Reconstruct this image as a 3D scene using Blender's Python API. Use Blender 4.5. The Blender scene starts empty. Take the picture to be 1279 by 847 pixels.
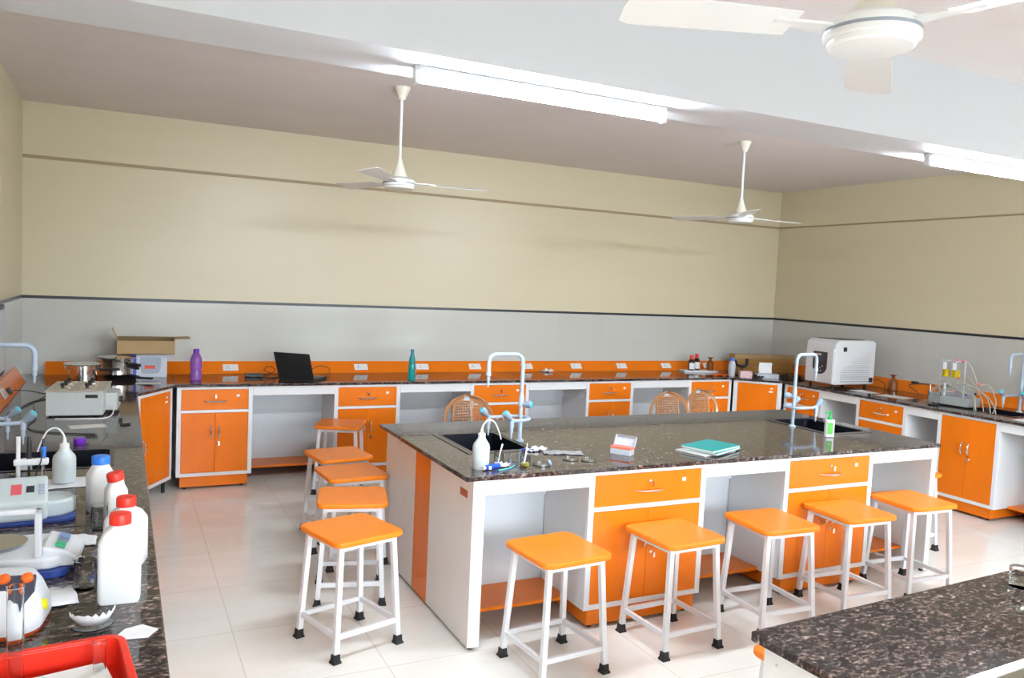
import bpy, bmesh, math, random
from mathutils import Vector, Matrix
R = math.radians
PI = math.pi
rnd = random.Random(7)
scene = bpy.context.scene
COL = scene.collection

# ------------------------------------------------------------------ materials
def new_mat(name):
    m = bpy.data.materials.new(name); m.use_nodes = True
    return m, m.node_tree.nodes, m.node_tree.links, m.node_tree.nodes['Principled BSDF']

def mat(name, col, rough=0.5, metal=0.0, trans=0.0, ior=1.45, coat=0.0, var=0.0, vscale=8.0, alpha=1.0, bump=0.0, bscale=60.0, vvec=(1, 1, 1), spec=.5):
    m, N, L, b = new_mat(name)
    b.inputs['Base Color'].default_value = (*col, 1)
    b.inputs['Roughness'].default_value = rough
    b.inputs['Metallic'].default_value = metal
    b.inputs['Transmission Weight'].default_value = trans
    b.inputs['IOR'].default_value = ior
    b.inputs['Coat Weight'].default_value = coat
    b.inputs['Alpha'].default_value = alpha
    b.inputs['Specular IOR Level'].default_value = spec
    tc = N.new('ShaderNodeTexCoord')
    if var > 0:
        mp = N.new('ShaderNodeMapping'); mp.inputs['Scale'].default_value = vvec
        L.new(tc.outputs['Object'], mp.inputs['Vector'])
        n = N.new('ShaderNodeTexNoise'); n.inputs['Scale'].default_value = vscale; n.inputs['Detail'].default_value = 5
        L.new(mp.outputs[0], n.inputs['Vector'])
        mr = N.new('ShaderNodeMapRange'); mr.inputs[1].default_value = .3; mr.inputs[2].default_value = .7
        mr.inputs[3].default_value = 1 - var; mr.inputs[4].default_value = 1 + var
        L.new(n.outputs['Fac'], mr.inputs[0])
        vm = N.new('ShaderNodeVectorMath'); vm.operation = 'SCALE'; vm.inputs[0].default_value = col
        L.new(mr.outputs[0], vm.inputs['Scale']); L.new(vm.outputs[0], b.inputs['Base Color'])
    if bump > 0:
        n2 = N.new('ShaderNodeTexNoise'); n2.inputs['Scale'].default_value = bscale; n2.inputs['Detail'].default_value = 3
        L.new(tc.outputs['Object'], n2.inputs['Vector'])
        bp = N.new('ShaderNodeBump'); bp.inputs['Strength'].default_value = bump; bp.inputs['Distance'].default_value = .004
        L.new(n2.outputs['Fac'], bp.inputs['Height']); L.new(bp.outputs[0], b.inputs['Normal'])
    return m

def emit(name, col, s):
    m, N, L, b = new_mat(name)
    b.inputs['Base Color'].default_value = (.8, .8, .8, 1)
    b.inputs['Emission Color'].default_value = (*col, 1)
    b.inputs['Emission Strength'].default_value = s
    return m

def ramp(N, stops):
    r = N.new('ShaderNodeValToRGB'); e = r.color_ramp.elements
    e[0].position = stops[0][0]; e[0].color = (*stops[0][1], 1)
    e[1].position = stops[-1][0]; e[1].color = (*stops[-1][1], 1)
    for p, c in stops[1:-1]:
        x = e.new(p); x.color = (*c, 1)
    return r

def granite():
    m, N, L, b = new_mat('tan_brown_granite')
    tc = N.new('ShaderNodeTexCoord'); mp = N.new('ShaderNodeMapping'); mp.inputs['Scale'].default_value = (.85, 1.5, 1)
    L.new(tc.outputs['Object'], mp.inputs['Vector'])
    n0 = N.new('ShaderNodeTexNoise'); n0.inputs['Scale'].default_value = 55; n0.inputs['Detail'].default_value = 4; n0.inputs['Roughness'].default_value = .62
    n0.inputs['Distortion'].default_value = .5
    L.new(mp.outputs[0], n0.inputs['Vector'])
    r0 = ramp(N, [(.36, (.026, .022, .024)), (.47, (.056, .045, .042)), (.56, (.125, .096, .088)), (.67, (.34, .28, .265))])
    L.new(n0.outputs['Fac'], r0.inputs[0])
    n1 = N.new('ShaderNodeTexNoise'); n1.inputs['Scale'].default_value = 90; n1.inputs['Detail'].default_value = 2
    L.new(mp.outputs[0], n1.inputs['Vector'])
    r1 = ramp(N, [(.44, (.35, .35, .36)), (.58, (1.3, 1.25, 1.2))])
    L.new(n1.outputs['Fac'], r1.inputs[0])
    mx = N.new('ShaderNodeMix'); mx.data_type = 'RGBA'; mx.blend_type = 'MULTIPLY'; mx.inputs['Factor'].default_value = .8
    L.new(r0.outputs[0], mx.inputs['A']); L.new(r1.outputs[0], mx.inputs['B'])
    n3 = N.new('ShaderNodeTexNoise'); n3.inputs['Scale'].default_value = 13; n3.inputs['Detail'].default_value = 3
    m3 = N.new('ShaderNodeMapping'); m3.inputs['Scale'].default_value = (.7, 2.0, 1); L.new(tc.outputs['Object'], m3.inputs['Vector'])
    L.new(m3.outputs[0], n3.inputs['Vector'])
    r3 = ramp(N, [(.38, (.50, .50, .52)), (.62, (1.25, 1.17, 1.12))]); L.new(n3.outputs['Fac'], r3.inputs[0])
    mx3 = N.new('ShaderNodeMix'); mx3.data_type = 'RGBA'; mx3.blend_type = 'MULTIPLY'; mx3.inputs['Factor'].default_value = 1
    L.new(mx.outputs['Result'], mx3.inputs['A']); L.new(r3.outputs[0], mx3.inputs['B'])
    L.new(mx3.outputs['Result'], b.inputs['Base Color'])
    b.inputs['Roughness'].default_value = .07
    b.inputs['IOR'].default_value = 1.5
    b.inputs['Specular IOR Level'].default_value = .38
    return m

def tiled(name, c1, c2, joint, w, h, rough, jw=.003, axes='xy', bumpj=True, vein=.35, nscale=3.0, off=(0, 0)):
    """large tiles with thin joints; axes says which object axes carry the grid"""
    m, N, L, b = new_mat(name)
    tc = N.new('ShaderNodeTexCoord'); sp = N.new('ShaderNodeSeparateXYZ'); cb = N.new('ShaderNodeCombineXYZ')
    L.new(tc.outputs['Object'], sp.inputs[0])
    L.new(sp.outputs['XYZ'.index(axes[0].upper())], cb.inputs[0]); L.new(sp.outputs['XYZ'.index(axes[1].upper())], cb.inputs[1])
    mp = N.new('ShaderNodeMapping'); mp.inputs['Location'].default_value = (off[0], off[1], 0)
    L.new(cb.outputs[0], mp.inputs['Vector'])
    br = N.new('ShaderNodeTexBrick'); br.offset = 0; br.squash = 1
    br.inputs['Scale'].default_value = 1; br.inputs['Mortar Size'].default_value = jw; br.inputs['Mortar Smooth'].default_value = .3
    br.inputs['Brick Width'].default_value = w; br.inputs['Row Height'].default_value = h
    br.inputs['Color1'].default_value = (*c1, 1); br.inputs['Color2'].default_value = (*[x * .97 for x in c1], 1); br.inputs['Mortar'].default_value = (*joint, 1)
    L.new(mp.outputs[0], br.inputs['Vector'])
    ns = N.new('ShaderNodeTexNoise'); ns.inputs['Scale'].default_value = nscale; ns.inputs['Detail'].default_value = 8; ns.inputs['Distortion'].default_value = 1.2
    m2 = N.new('ShaderNodeMapping'); m2.inputs['Scale'].default_value = (.5, 1.6, 1); L.new(cb.outputs[0], m2.inputs['Vector'])
    L.new(m2.outputs[0], ns.inputs['Vector'])
    mr = N.new('ShaderNodeMapRange'); mr.inputs[1].default_value = .45; mr.inputs[2].default_value = .7; mr.inputs[3].default_value = 0; mr.inputs[4].default_value = vein
    L.new(ns.outputs['Fac'], mr.inputs[0])
    mx = N.new('ShaderNodeMix'); mx.data_type = 'RGBA'
    L.new(mr.outputs[0], mx.inputs['Factor']); L.new(br.outputs['Color'], mx.inputs['A']); mx.inputs['B'].default_value = (*c2, 1)
    L.new(mx.outputs['Result'], b.inputs['Base Color'])
    b.inputs['Roughness'].default_value = rough
    return m

M = {}
M['granite'] = granite()
M['orange'] = mat('orange_laminate', (.80, .185, .006), .28, var=.06, vscale=5, vvec=(1, 1, .12), spec=.35)
M['stoolorange'] = mat('stool_orange', (.90, .235, .014), .34, var=.03, spec=.35)
M['white'] = mat('white_laminate', (.80, .82, .84), .35, var=.02, vscale=2)
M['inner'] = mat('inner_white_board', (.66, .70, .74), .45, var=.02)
M['side'] = mat('island_side_board', (.82, .80, .78), .35, var=.02)
M['whitemetal'] = mat('white_painted_steel', (.80, .82, .85), .3)
M['rubber'] = mat('black_rubber', (.015, .015, .016), .6)
M['black'] = mat('black_plastic', (.018, .018, .02), .35)
M['sinkblack'] = mat('black_polypropylene_sink', (.008, .009, .014), .25)
M['chrome'] = mat('chrome', (.75, .74, .72), .14, metal=1)
M['steel'] = mat('brushed_steel', (.72, .71, .70), .16, metal=1, var=.05)
M['floor'] = tiled('floor_tiles', (.87, .86, .81), (.76, .73, .66), (.68, .64, .57), .6, .6, .16, jw=.003, vein=.45, off=(.1, .25))
M['wallu'] = mat('cream_wall_paint', (.70, .63, .45), .33, var=.02, vscale=1.2, vvec=(.3, .3, 3))
M['dado_x'] = tiled('grey_dado_tiles_back', (.60, .60, .56), (.56, .57, .54), (.56, .56, .52), .6, .6, .16, jw=.0015, axes='xz', vein=.3, nscale=1.5)
M['dado_y'] = tiled('grey_dado_tiles_side', (.60, .60, .56), (.56, .57, .54), (.56, .56, .52), .6, .6, .16, jw=.0015, axes='yz', vein=.3, nscale=1.5)
M['ceil'] = mat('ceiling_paint', (.80, .75, .75), .6, var=.02, vscale=2)
M['beam'] = mat('beam_paint', (.70, .73, .78), .5)
M['band'] = mat('dark_dado_band', (.02, .022, .03), .3)
M['mould'] = mat('brown_wall_line', (.40, .31, .19), .5)
M['fan'] = mat('white_enamel_fan', (.80, .81, .80), .3)
M['fancream'] = mat('cream_fan_canopy', (.76, .73, .63), .4)
M['fanline'] = mat('grey_fan_ring', (.35, .38, .45), .3, metal=.5)
M['tube'] = emit('lit_fluorescent_tube', (.84, .92, 1.0), 300)
M['socket'] = mat('white_socket_plate', (.82, .83, .83), .3)
M['hole'] = mat('dark_socket_hole', (.04, .04, .04), .5)
M['sticker'] = mat('white_sticker', (.85, .85, .88), .5)
M['tap'] = mat('pale_blue_grey_coated_tap', (.44, .53, .64), .3)
M['sinkrim'] = mat('dark_granite_sink_rim', (.10, .082, .075), .2, var=.5, vscale=90)
M['tapknob'] = mat('teal_tap_button', (.10, .55, .66), .3)
M['tapbody'] = mat('grey_tap_grip', (.30, .38, .46), .4)
def glassmat(name, col=(.96, .98, .98), op=.22):
    m, N, L, b = new_mat(name)
    b.inputs['Base Color'].default_value = (*col, 1); b.inputs['Roughness'].default_value = .04
    b.inputs['Transmission Weight'].default_value = 1; b.inputs['IOR'].default_value = 1.2
    return m
M['glass'] = glassmat('clear_glass')
M['dishglass'] = glassmat('dish_glass'); M['dishglass'].node_tree.nodes['Principled BSDF'].inputs['IOR'].default_value = 1.5
M['winglass'] = glassmat('window_glass')
M['hdpe'] = mat('white_hdpe', (.82, .83, .84), .38)
M['ldpe'] = mat('translucent_ldpe', (.78, .86, .88), .35, trans=.25)
M['red'] = mat('red_cap', (.80, .035, .018), .35)
M['bluecap'] = mat('blue_cap', (.03, .20, .75), .35)
M['navy'] = mat('navy_base', (.02, .05, .25), .4)
M['redtray'] = mat('red_tray_plastic', (.78, .03, .012), .35)
M['tissue'] = mat('white_tissue', (.80, .80, .82), .9, bump=.5, bscale=25)
M['paper'] = mat('paper', (.75, .73, .70), .8)
M['purple'] = mat('purple_bottle_plastic', (.42, .17, .66), .18, trans=.45)
M['purplecap'] = mat('purple_cap', (.16, .03, .45), .35)
M['teal'] = mat('teal_bottle_plastic', (.02, .52, .55), .12, trans=.5)
M['tealcap'] = mat('teal_cap', (.0, .16, .30), .35)
M['card'] = mat('corrugated_cardboard', (.44, .30, .15), .8, var=.05)
M['carddark'] = mat('cardboard_inside', (.24, .16, .08), .85)
M['cardlong'] = mat('brown_long_carton_board', (.40, .21, .06), .45, var=.14, vscale=3, vvec=(.4, 1, 6))
M['boxwhite'] = mat('printed_box_white', (.68, .70, .78), .4)
M['boxblue'] = mat('printed_box_blue', (.10, .10, .55), .4)
M['potprint'] = mat('printed_pot_grey', (.40, .45, .55), .4)
M['redprint'] = mat('printed_red_label', (.75, .08, .03), .4)
M['bath'] = mat('hammered_grey_paint', (.55, .58, .56), .35, var=.03, vscale=40)
M['bathtop'] = mat('steel_bath_top', (.60, .54, .48), .3, metal=.8)
M['lid'] = mat('polished_lid_ring', (.82, .82, .82), .12, metal=1)
M['wood'] = mat('bakelite', (.02, .018, .018), .35)
M['chairbrown'] = mat('brown_moulded_plastic', (.50, .25, .115), .22, coat=.3)
M['tag'] = mat('blue_white_tag', (.45, .68, .85), .4)
M['amber'] = mat('amber_glass', (.36, .10, .015), .06, trans=.4)
M['amberdark'] = mat('dark_amber_glass', (.035, .012, .006), .08, trans=.1)
M['blackdrop'] = mat('black_glossy', (.01, .01, .011), .12)
M['orangecloth'] = mat('orange_cloth', (.80, .14, .01), .8)
M['pinkbox'] = mat('pink_white_carton', (.75, .50, .52), .5, var=.2, vscale=60)
M['appl'] = mat('ice_white_appliance', (.72, .73, .76), .35)
M['appllight'] = mat('appliance_front', (.70, .69, .71), .4)
M['panel'] = mat('dark_display_panel', (.035, .04, .05), .15)
M['yellow'] = mat('yellow_reagent', (.85, .60, .0), .3)
M['yellowtube'] = mat('yellow_clip', (.75, .65, .05), .4)
M['pcb'] = mat('green_tubing_mass', (.28, .30, .18), .6)
M['tubing'] = mat('cloudy_silicone_tube', (.62, .60, .48), .2, trans=.3)
M['kitbase'] = mat('grey_clear_acrylic', (.55, .60, .60), .12, trans=.35)
M['tealbook'] = mat('teal_book_cover', (.0, .36, .36), .35)
M['pages'] = mat('book_pages', (.75, .73, .68), .8)
M['greencap'] = mat('green_pump', (.02, .50, .10), .35)
M['greenlabel'] = mat('green_label', (.12, .48, .08), .4)
M['coral'] = mat('coral_rack_lid', (.85, .18, .11), .35)
M['clearpl'] = mat('frosted_clear_plastic', (.72, .76, .84), .25, trans=.3)
M['bluepl'] = mat('blue_pipette_plastic', (.01, .08, .55), .3)
M['skyblue'] = mat('pale_blue_plastic', (.35, .5, .8), .35)
M['liquid'] = mat('yellow_liquid', (.65, .55, .08), .1, trans=.3)
M['film'] = mat('clear_film', (.60, .60, .62), .15, trans=.4)
M['screen'] = mat('laptop_shell', (.03, .03, .032), .3)
M['keys'] = mat('laptop_keys', (.06, .06, .06), .4)
M['teal2'] = mat('pale_teal_appliance', (.60, .68, .70), .35)
M['meterwhite'] = mat('meter_white', (.72, .74, .78), .35)
M['greenlcd'] = mat('green_lcd', (.04, .45, .22), .3)
M['pinkbtn'] = mat('red_pad', (.75, .12, .15), .4)
M['orangetrim'] = mat('orange_trim', (.80, .14, .02), .4)
M['yellowbtn'] = mat('yellow_button', (.85, .75, .0), .4)
M['darkpad'] = mat('dark_slate_plastic', (.05, .055, .09), .35)
M['brownplate'] = mat('brown_metal_plate', (.45, .14, .06), .4, metal=.3)
M['bluesq'] = mat('blue_grey_square', (.20, .30, .52), .4)
M['board'] = mat('navy_frame', (.04, .04, .12), .4)
M['rinsed'] = mat('outside_plaster', (.7, .7, .68), .8)

# ------------------------------------------------------------------ helpers
def obj(name, bm, m, parent=None, smooth=False, bevel=0.0, seg=2, loc=None, rot=None, ang=35):
    me = bpy.data.meshes.new(name)
    bmesh.ops.recalc_face_normals(bm, faces=bm.faces[:])
    bm.to_mesh(me); bm.free()
    me.materials.append(M[m] if isinstance(m, str) else m)
    o = bpy.data.objects.new(name, me); COL.objects.link(o)
    if parent: o.parent = parent
    if loc is not None: o.location = loc
    if rot is not None: o.rotation_euler = rot
    if smooth:
        for p in me.polygons: p.use_smooth = True
        me.set_sharp_from_angle(angle=R(ang))
    if bevel > 0:
        b = o.modifiers.new('bevel', 'BEVEL'); b.width = bevel; b.segments = seg; b.limit_method = 'ANGLE'; b.angle_limit = R(40)
    return o

def tag(o, label, cat, group=None):
    o['label'] = label; o['category'] = cat
    if group: o['group'] = group
    return o

def thing(name, label, cat, loc=(0, 0, 0), rz=0.0, group=None):
    o = bpy.data.objects.new(name, None); COL.objects.link(o); o.empty_display_size = .05
    o.location = loc; o.rotation_euler = (0, 0, rz)
    return tag(o, label, cat, group)

def struct(name, bm, m, **k):
    o = obj(name, bm, m, **k); o['kind'] = 'structure'; return o

def dup(root, loc, rz, label, group=None):
    r = root.copy(); COL.objects.link(r); r.location = loc; r.rotation_euler = (0, 0, rz)
    r['label'] = label
    if group: r['group'] = group
    for ch in root.children:
        c = ch.copy(); COL.objects.link(c); c.parent = r
        for g in ch.children:
            d = g.copy(); COL.objects.link(d); d.parent = c
    return r

def B(*boxes):
    bm = bmesh.new()
    for b in boxes: abox(bm, *b)
    return bm

def abox(bm, x0, x1, y0, y1, z0, z1, mx=None):
    vs = [bm.verts.new((x, y, z)) for x in (x0, x1) for y in (y0, y1) for z in (z0, z1)]
    for f in ((0, 1, 3, 2), (4, 6, 7, 5), (0, 4, 5, 1), (2, 3, 7, 6), (0, 2, 6, 4), (1, 5, 7, 3)):
        bm.faces.new([vs[i] for i in f])
    if mx is not None:
        for v in vs: v.co = mx @ v.co
    return bm

def frustum(bm, a, b, s0, s1):
    """square bar from a to b with half sizes s0, s1 (square stays axis aligned)"""
    v = []
    for p, s in ((a, s0), (b, s1)):
        v.append([bm.verts.new((p[0] + i * s, p[1] + j * s, p[2])) for i, j in ((-1, -1), (1, -1), (1, 1), (-1, 1))])
    bm.faces.new(v[0][::-1]); bm.faces.new(v[1])
    for i in range(4):
        j = (i + 1) % 4; bm.faces.new((v[0][i], v[0][j], v[1][j], v[1][i]))
    return bm

def bar(bm, a, b, w, h):
    a = Vector(a); b = Vector(b); d = (b - a); L = d.length
    q = d.to_track_quat('X', 'Z').to_matrix().to_4x4(); q.translation = a
    return abox(bm, 0, L, -w / 2, w / 2, -h / 2, h / 2, q)

def lathe(bm, prof, n=24, c=(0, 0, 0), cap=True, mx=None):
    """prof: list of (r, z)"""
    rings = []
    for r, z in prof:
        ring = []
        for i in range(n):
            a = 2 * PI * i / n
            co = Vector((c[0] + r * math.cos(a), c[1] + r * math.sin(a), c[2] + z))
            if mx is not None: co = mx @ co
            ring.append(bm.verts.new(co))
        rings.append(ring)
    for k in range(len(rings) - 1):
        for i in range(n):
            j = (i + 1) % n; bm.faces.new((rings[k][i], rings[k][j], rings[k + 1][j], rings[k + 1][i]))
    if cap:
        bm.faces.new(rings[0][::-1]); bm.faces.new(rings[-1])
    return bm

def tube(bm, pts, r, n=10, cap=True):
    pts = [Vector(p) for p in pts]; rings = []
    t0 = (pts[1] - pts[0]).normalized()
    up = Vector((0, 0, 1)) if abs(t0.z) < .9 else Vector((1, 0, 0))
    nrm = (up - up.dot(t0) * t0).normalized()
    for k, p in enumerate(pts):
        t = (pts[min(k + 1, len(pts) - 1)] - pts[max(k - 1, 0)]).normalized()
        nrm = (nrm - nrm.dot(t) * t)
        if nrm.length < 1e-6: nrm = t.orthogonal()
        nrm.normalize(); bn = t.cross(nrm)
        rr = r[k] if isinstance(r, (list, tuple)) else r
        rings.append([bm.verts.new(p + rr * (math.cos(2 * PI * i / n) * nrm + math.sin(2 * PI * i / n) * bn)) for i in range(n)])
    for k in range(len(rings) - 1):
        for i in range(n):
            j = (i + 1) % n; bm.faces.new((rings[k][i], rings[k][j], rings[k + 1][j], rings[k + 1][i]))
    if cap: bm.faces.new(rings[0][::-1]); bm.faces.new(rings[-1])
    return bm

def smoothpath(P, per=8):
    P = [Vector(p) for p in P]; out = []
    Q = [P[0]] + P + [P[-1]]
    for i in range(1, len(Q) - 2):
        for s in range(per):
            t = s / per
            out.append(.5 * ((2 * Q[i]) + (-Q[i - 1] + Q[i + 1]) * t + (2 * Q[i - 1] - 5 * Q[i] + 4 * Q[i + 1] - Q[i + 2]) * t * t + (-Q[i - 1] + 3 * Q[i] - 3 * Q[i + 1] + Q[i + 2]) * t ** 3))
    out.append(P[-1]); return out

def prism(bm, outline, z0, z1, holes=(), mx=None):
    """vertical prism of a polygon (with holes), z0 to z1"""
    def loop(pts):
        vs = [bm.verts.new((x, y, z1)) for x, y in pts]
        return vs, [bm.edges.new((vs[i], vs[(i + 1) % len(vs)])) for i in range(len(vs))]
    es = []; allv = []
    for pts in [outline] + list(holes):
        v, e = loop(pts); es += e; allv += v
    if holes:
        fs = [g for g in bmesh.ops.triangle_fill(bm, edges=es, use_beauty=True)['geom'] if isinstance(g, bmesh.types.BMFace)]
    else:
        fs = [bm.faces.new(allv)]
    ex = bmesh.ops.extrude_face_region(bm, geom=fs)
    nv = [g for g in ex['geom'] if isinstance(g, bmesh.types.BMVert)]
    for v in nv: v.co.z = z0
    if mx is not None:
        for v in allv + nv: v.co = mx @ v.co
    return bm

def rrect(x0, x1, y0, y1, r, n=5):
    out = []
    for cx, cy, a0 in ((x1 - r, y1 - r, 0), (x0 + r, y1 - r, 90), (x0 + r, y0 + r, 180), (x1 - r, y0 + r, 270)):
        for i in range(n + 1):
            a = R(a0 + 90 * i / n); out.append((cx + r * math.cos(a), cy + r * math.sin(a)))
    return out

def rect(x0, x1, y0, y1): return [(x0, y0), (x1, y0), (x1, y1), (x0, y1)]

def ngon_side(bm, pts, axis, a, b):
    """prism along an axis ('x','y'); pts are the two other coordinates"""
    def P(t, u, v): return (t, u, v) if axis == 'x' else (u, t, v)
    A = [bm.verts.new(P(a, *p)) for p in pts]; Bv = [bm.verts.new(P(b, *p)) for p in pts]
    bm.faces.new(A); bm.faces.new(Bv[::-1])
    for i in range(len(pts)):
        j = (i + 1) % len(pts); bm.faces.new((A[i], A[j], Bv[j], Bv[i]))
    return bm

def cyl(r, z0, z1, c=(0, 0), n=20): return lathe(bmesh.new(), [(r, z0), (r, z1)], n, (c[0], c[1], 0))

# ------------------------------------------------------------------ dimensions (metres)
WL, WR, WB, WF = -.722, 7.262, 7.45, -2.4
H = 3.02
CT = .85           # worktop height
TH = .022

# ------------------------------------------------------------------ setting
struct('floor', B((WL - .1, WR + .1, WF - .1, WB + .1, -.1, 0)), 'floor')
struct('ceiling', B((WL - .1, WR + .1, WF - .1, WB + .1, H, H + .1)), 'ceil')
ZB = 1.475
ZL = 2.59
def wall(name, x0, x1, y0, y1, dm):
    struct(name, B((x0, x1, y0, y1, ZB, H)), 'wallu')
    o = bpy.data.objects[name]
    d = obj('dado', B((x0, x1, y0, y1, 0, ZB)), dm, o)
    return o
wall('wall_back', WL - .1, WR + .1, WB, WB + .12, 'dado_x')
wall('wall_right', WR, WR + .12, WF, WB, 'dado_y')
# left wall with a window opening high up near the far end of the notice board
bm = B((WL - .12, WL, WF, 4.6, ZB, H), (WL - .12, WL, 6.2, WB, ZB, H), (WL - .12, WL, 4.6, 6.2, ZB, 1.95), (WL - .12, WL, 4.6, 6.2, 2.36, H))
wl = struct('wall_left', bm, 'wallu')
obj('dado', B((WL - .12, WL, WF, WB, 0, ZB)), 'dado_y', wl)
# front wall (behind the camera) with three windows
WX = [(.1, 2.1), (2.7, 4.7), (5.3, 7.0)]
WZ0, WZ1 = .95, 2.5
bs = [(WL - .1, WR + .1, WF - .15, WF, 0, WZ0), (WL - .1, WR + .1, WF - .15, WF, WZ1, H)]
xs = [WL - .1] + [v for w in WX for v in w] + [WR + .1]
for i in range(0, len(xs), 2): bs.append((xs[i], xs[i + 1], WF - .15, WF, WZ0, WZ1))
struct('wall_front', B(*bs), 'wallu')
for k, (a, b) in enumerate(WX):
    w = 0.05; y0, y1 = WF - .11, WF - .05
    m = (a + b) / 2
    o = struct('window_%d' % (k + 1), B((a, b, y0, y1, WZ0, WZ0 + w), (a, b, y0, y1, WZ1 - w, WZ1), (a, a + w, y0, y1, WZ0, WZ1), (b - w, b, y0, y1, WZ0, WZ1), (m - w / 2, m + w / 2, y0, y1, WZ0, WZ1)), 'whitemetal')
    obj('pane', B((a + w, b - w, WF - .085, WF - .08, WZ0 + w, WZ1 - w)), 'winglass', o)
o = struct('window_4', B((WL - .09, WL - .03, 4.6, 6.2, 1.95, 1.99), (WL - .09, WL - .03, 4.6, 6.2, 2.32, 2.36), (WL - .09, WL - .03, 4.6, 4.64, 1.95, 2.36), (WL - .09, WL - .03, 6.16, 6.2, 1.95, 2.36)), 'fancream')
obj('pane', B((WL - .062, WL - .058, 4.64, 6.16, 1.99, 2.32)), 'winglass', o)

# painted lines on the walls
struct('trim_1', B((WL, WR, WB - .004, WB, ZB - .012, ZB + .012)), 'band')
struct('trim_2', B((WR - .004, WR, WF, WB, ZB - .012, ZB + .012)), 'band')
struct('trim_3', B((WL, WL + .004, WF, WB, ZB - .012, ZB + .012)), 'band')
struct('trim_4', B((WL, WR, WB - .014, WB, ZL - .012, ZL + .012)), 'mould', bevel=.004)
struct('trim_5', B((WR - .010, WR, WF, WB, ZL - .008, ZL + .008)), 'mould', bevel=.004)
# ceiling beams
BY0, BY1, BZ = 2.905, 3.275, 2.60
struct('trim_6', B((WL, WR, BY0, BY1, BZ, H)), 'beam')
struct('trim_7', B((WL, WR, -1.0, -.6, BZ, H)), 'beam')

# ------------------------------------------------------------------ tube lights
def make_tube(x0, x1, y, z, label):
    t = thing('tube_light', label, 'tube light', ((x0 + x1) / 2, y, z), 0, 'tube lights under the ceiling beams')
    L = (x1 - x0) / 2
    obj('batten', B((-L, L, -.03, .03, -.022, 0)), 'whitemetal', t, bevel=.004)
    bm = bmesh.new(); mx = Matrix.Rotation(R(90), 4, 'Y')
    lathe(bm, [(.010, -L + .012), (.016, -L + .02), (.016, L - .02), (.010, L - .012)], 14, mx=Matrix.Translation((0, 0, -.048)) @ mx)
    obj('lamp', bm, 'tube', t, smooth=True)
    for s in (-1, 1):
        obj('end_cap', B((s * L - .010, s * L + .010, -.018, .018, -.07, 0)), 'whitemetal', t, bevel=.003)
    return t
tl = make_tube(1.04, 2.25, 3.09, BZ, 'lit white tube light under the beam, left of the two in the frame')
dup(tl, (4.69, 3.09, BZ), 0, 'lit white tube light under the beam at the right edge of the photo')

# ------------------------------------------------------------------ ceiling fans
def make_fan(x, y, rz, label):
    t = thing('ceiling_fan', label, 'ceiling fan', (x, y, H), rz, 'white ceiling fans')
    obj('canopy', lathe(bmesh.new(), [(.052, 0), (.052, -.012), (.040, -.04), (.024, -.075), (.022, -.085)], 24), 'fancream', t, smooth=True)
    obj('down_rod', cyl(.0105, -.52, -.07), 'fan', t, smooth=True)
    obj('lower_cowl', lathe(bmesh.new(), [(.016, -.47), (.020, -.49), (.032, -.525), (.046, -.565), (.055, -.585), (.055, -.59)], 24), 'fancream', t, smooth=True)
    obj('motor_housing', lathe(bmesh.new(), [(.05, -.59), (.085, -.598), (.106, -.61), (.110, -.622), (.110, -.648), (.106, -.652), (.100, -.652), (.099, -.662), (.092, -.668), (.05, -.672), (.0, -.673)], 36, cap=False), 'fan', t, smooth=True, ang=22)
    obj('trim_ring', lathe(bmesh.new(), [(.1105, -.628), (.1115, -.632), (.1105, -.636)], 36, cap=False), 'fanline', t, smooth=True)
    for k in range(3):
        a = 2 * PI * k / 3
        mx = Matrix.Rotation(a, 4, 'Z')
        bm = bmesh.new()
        # slightly pitched blade tapering outward, 3 mm thick
        outl = [(.20, -.055), (.58, -.068), (.605, -.055), (.61, 0), (.605, .055), (.58, .068), (.20, .055)]
        prism(bm, outl, -.0015, .0015, mx=mx @ Matrix.Translation((0, 0, -.625)) @ Matrix.Rotation(R(10), 4, 'X'))
        bl = obj('blade', bm, 'fan', t)
        bm = bmesh.new(); abox(bm, .09, .25, -.02, .02, -.627, -.621, mx)
        obj('blade_iron', bm, 'fan', bl)
    return t
fan = make_fan(1.652, 5.18, R(-6), 'white ceiling fan on a long rod above the stools left of the island')
dup(fan, (4.625, 5.2, H), R(-3), 'white ceiling fan on a long rod near the right back corner')
dup(fan, (1.60, 1.385, H), R(41), 'white ceiling fan close up, cut by the top edge of the photo')

# ------------------------------------------------------------------ cabinet units
def handle(parent, c, horizontal, L=.11):
    """bow handle on a front face (front = -y) centred at c"""
    bm = bmesh.new(); n = 9; P = []
    for i in range(n):
        u = -1 + 2 * i / (n - 1); d = .028 * (1 - u ** 4) + .002
        P.append((c[0] + (u * L / 2 if horizontal else 0), c[1] - d, c[2] + (0 if horizontal else u * L / 2)))
    tube(bm, P, [.0055 + .0035 * (1 - abs(-1 + 2 * i / (n - 1))) for i in range(n)], 8)
    return obj('handle', bm, 'chrome', parent, smooth=True)

def lock(parent, c, key=False):
    bm = bmesh.new(); mx = Matrix.Translation(c) @ Matrix.Rotation(R(90), 4, 'X')
    lathe(bm, [(.010, 0), (.010, .004), (.008, .006)], 14, mx=mx)
    if key:
        abox(bm, c[0] - .0015, c[0] + .0015, c[1] - .03, c[1] - .005, c[2] - .004, c[2] + .004)
        abox(bm, c[0] - .006, c[0] + .006, c[1] - .033, c[1] - .031, c[2] - .022, c[2] + .005)
    return obj('lock', bm, 'chrome', parent)

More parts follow.
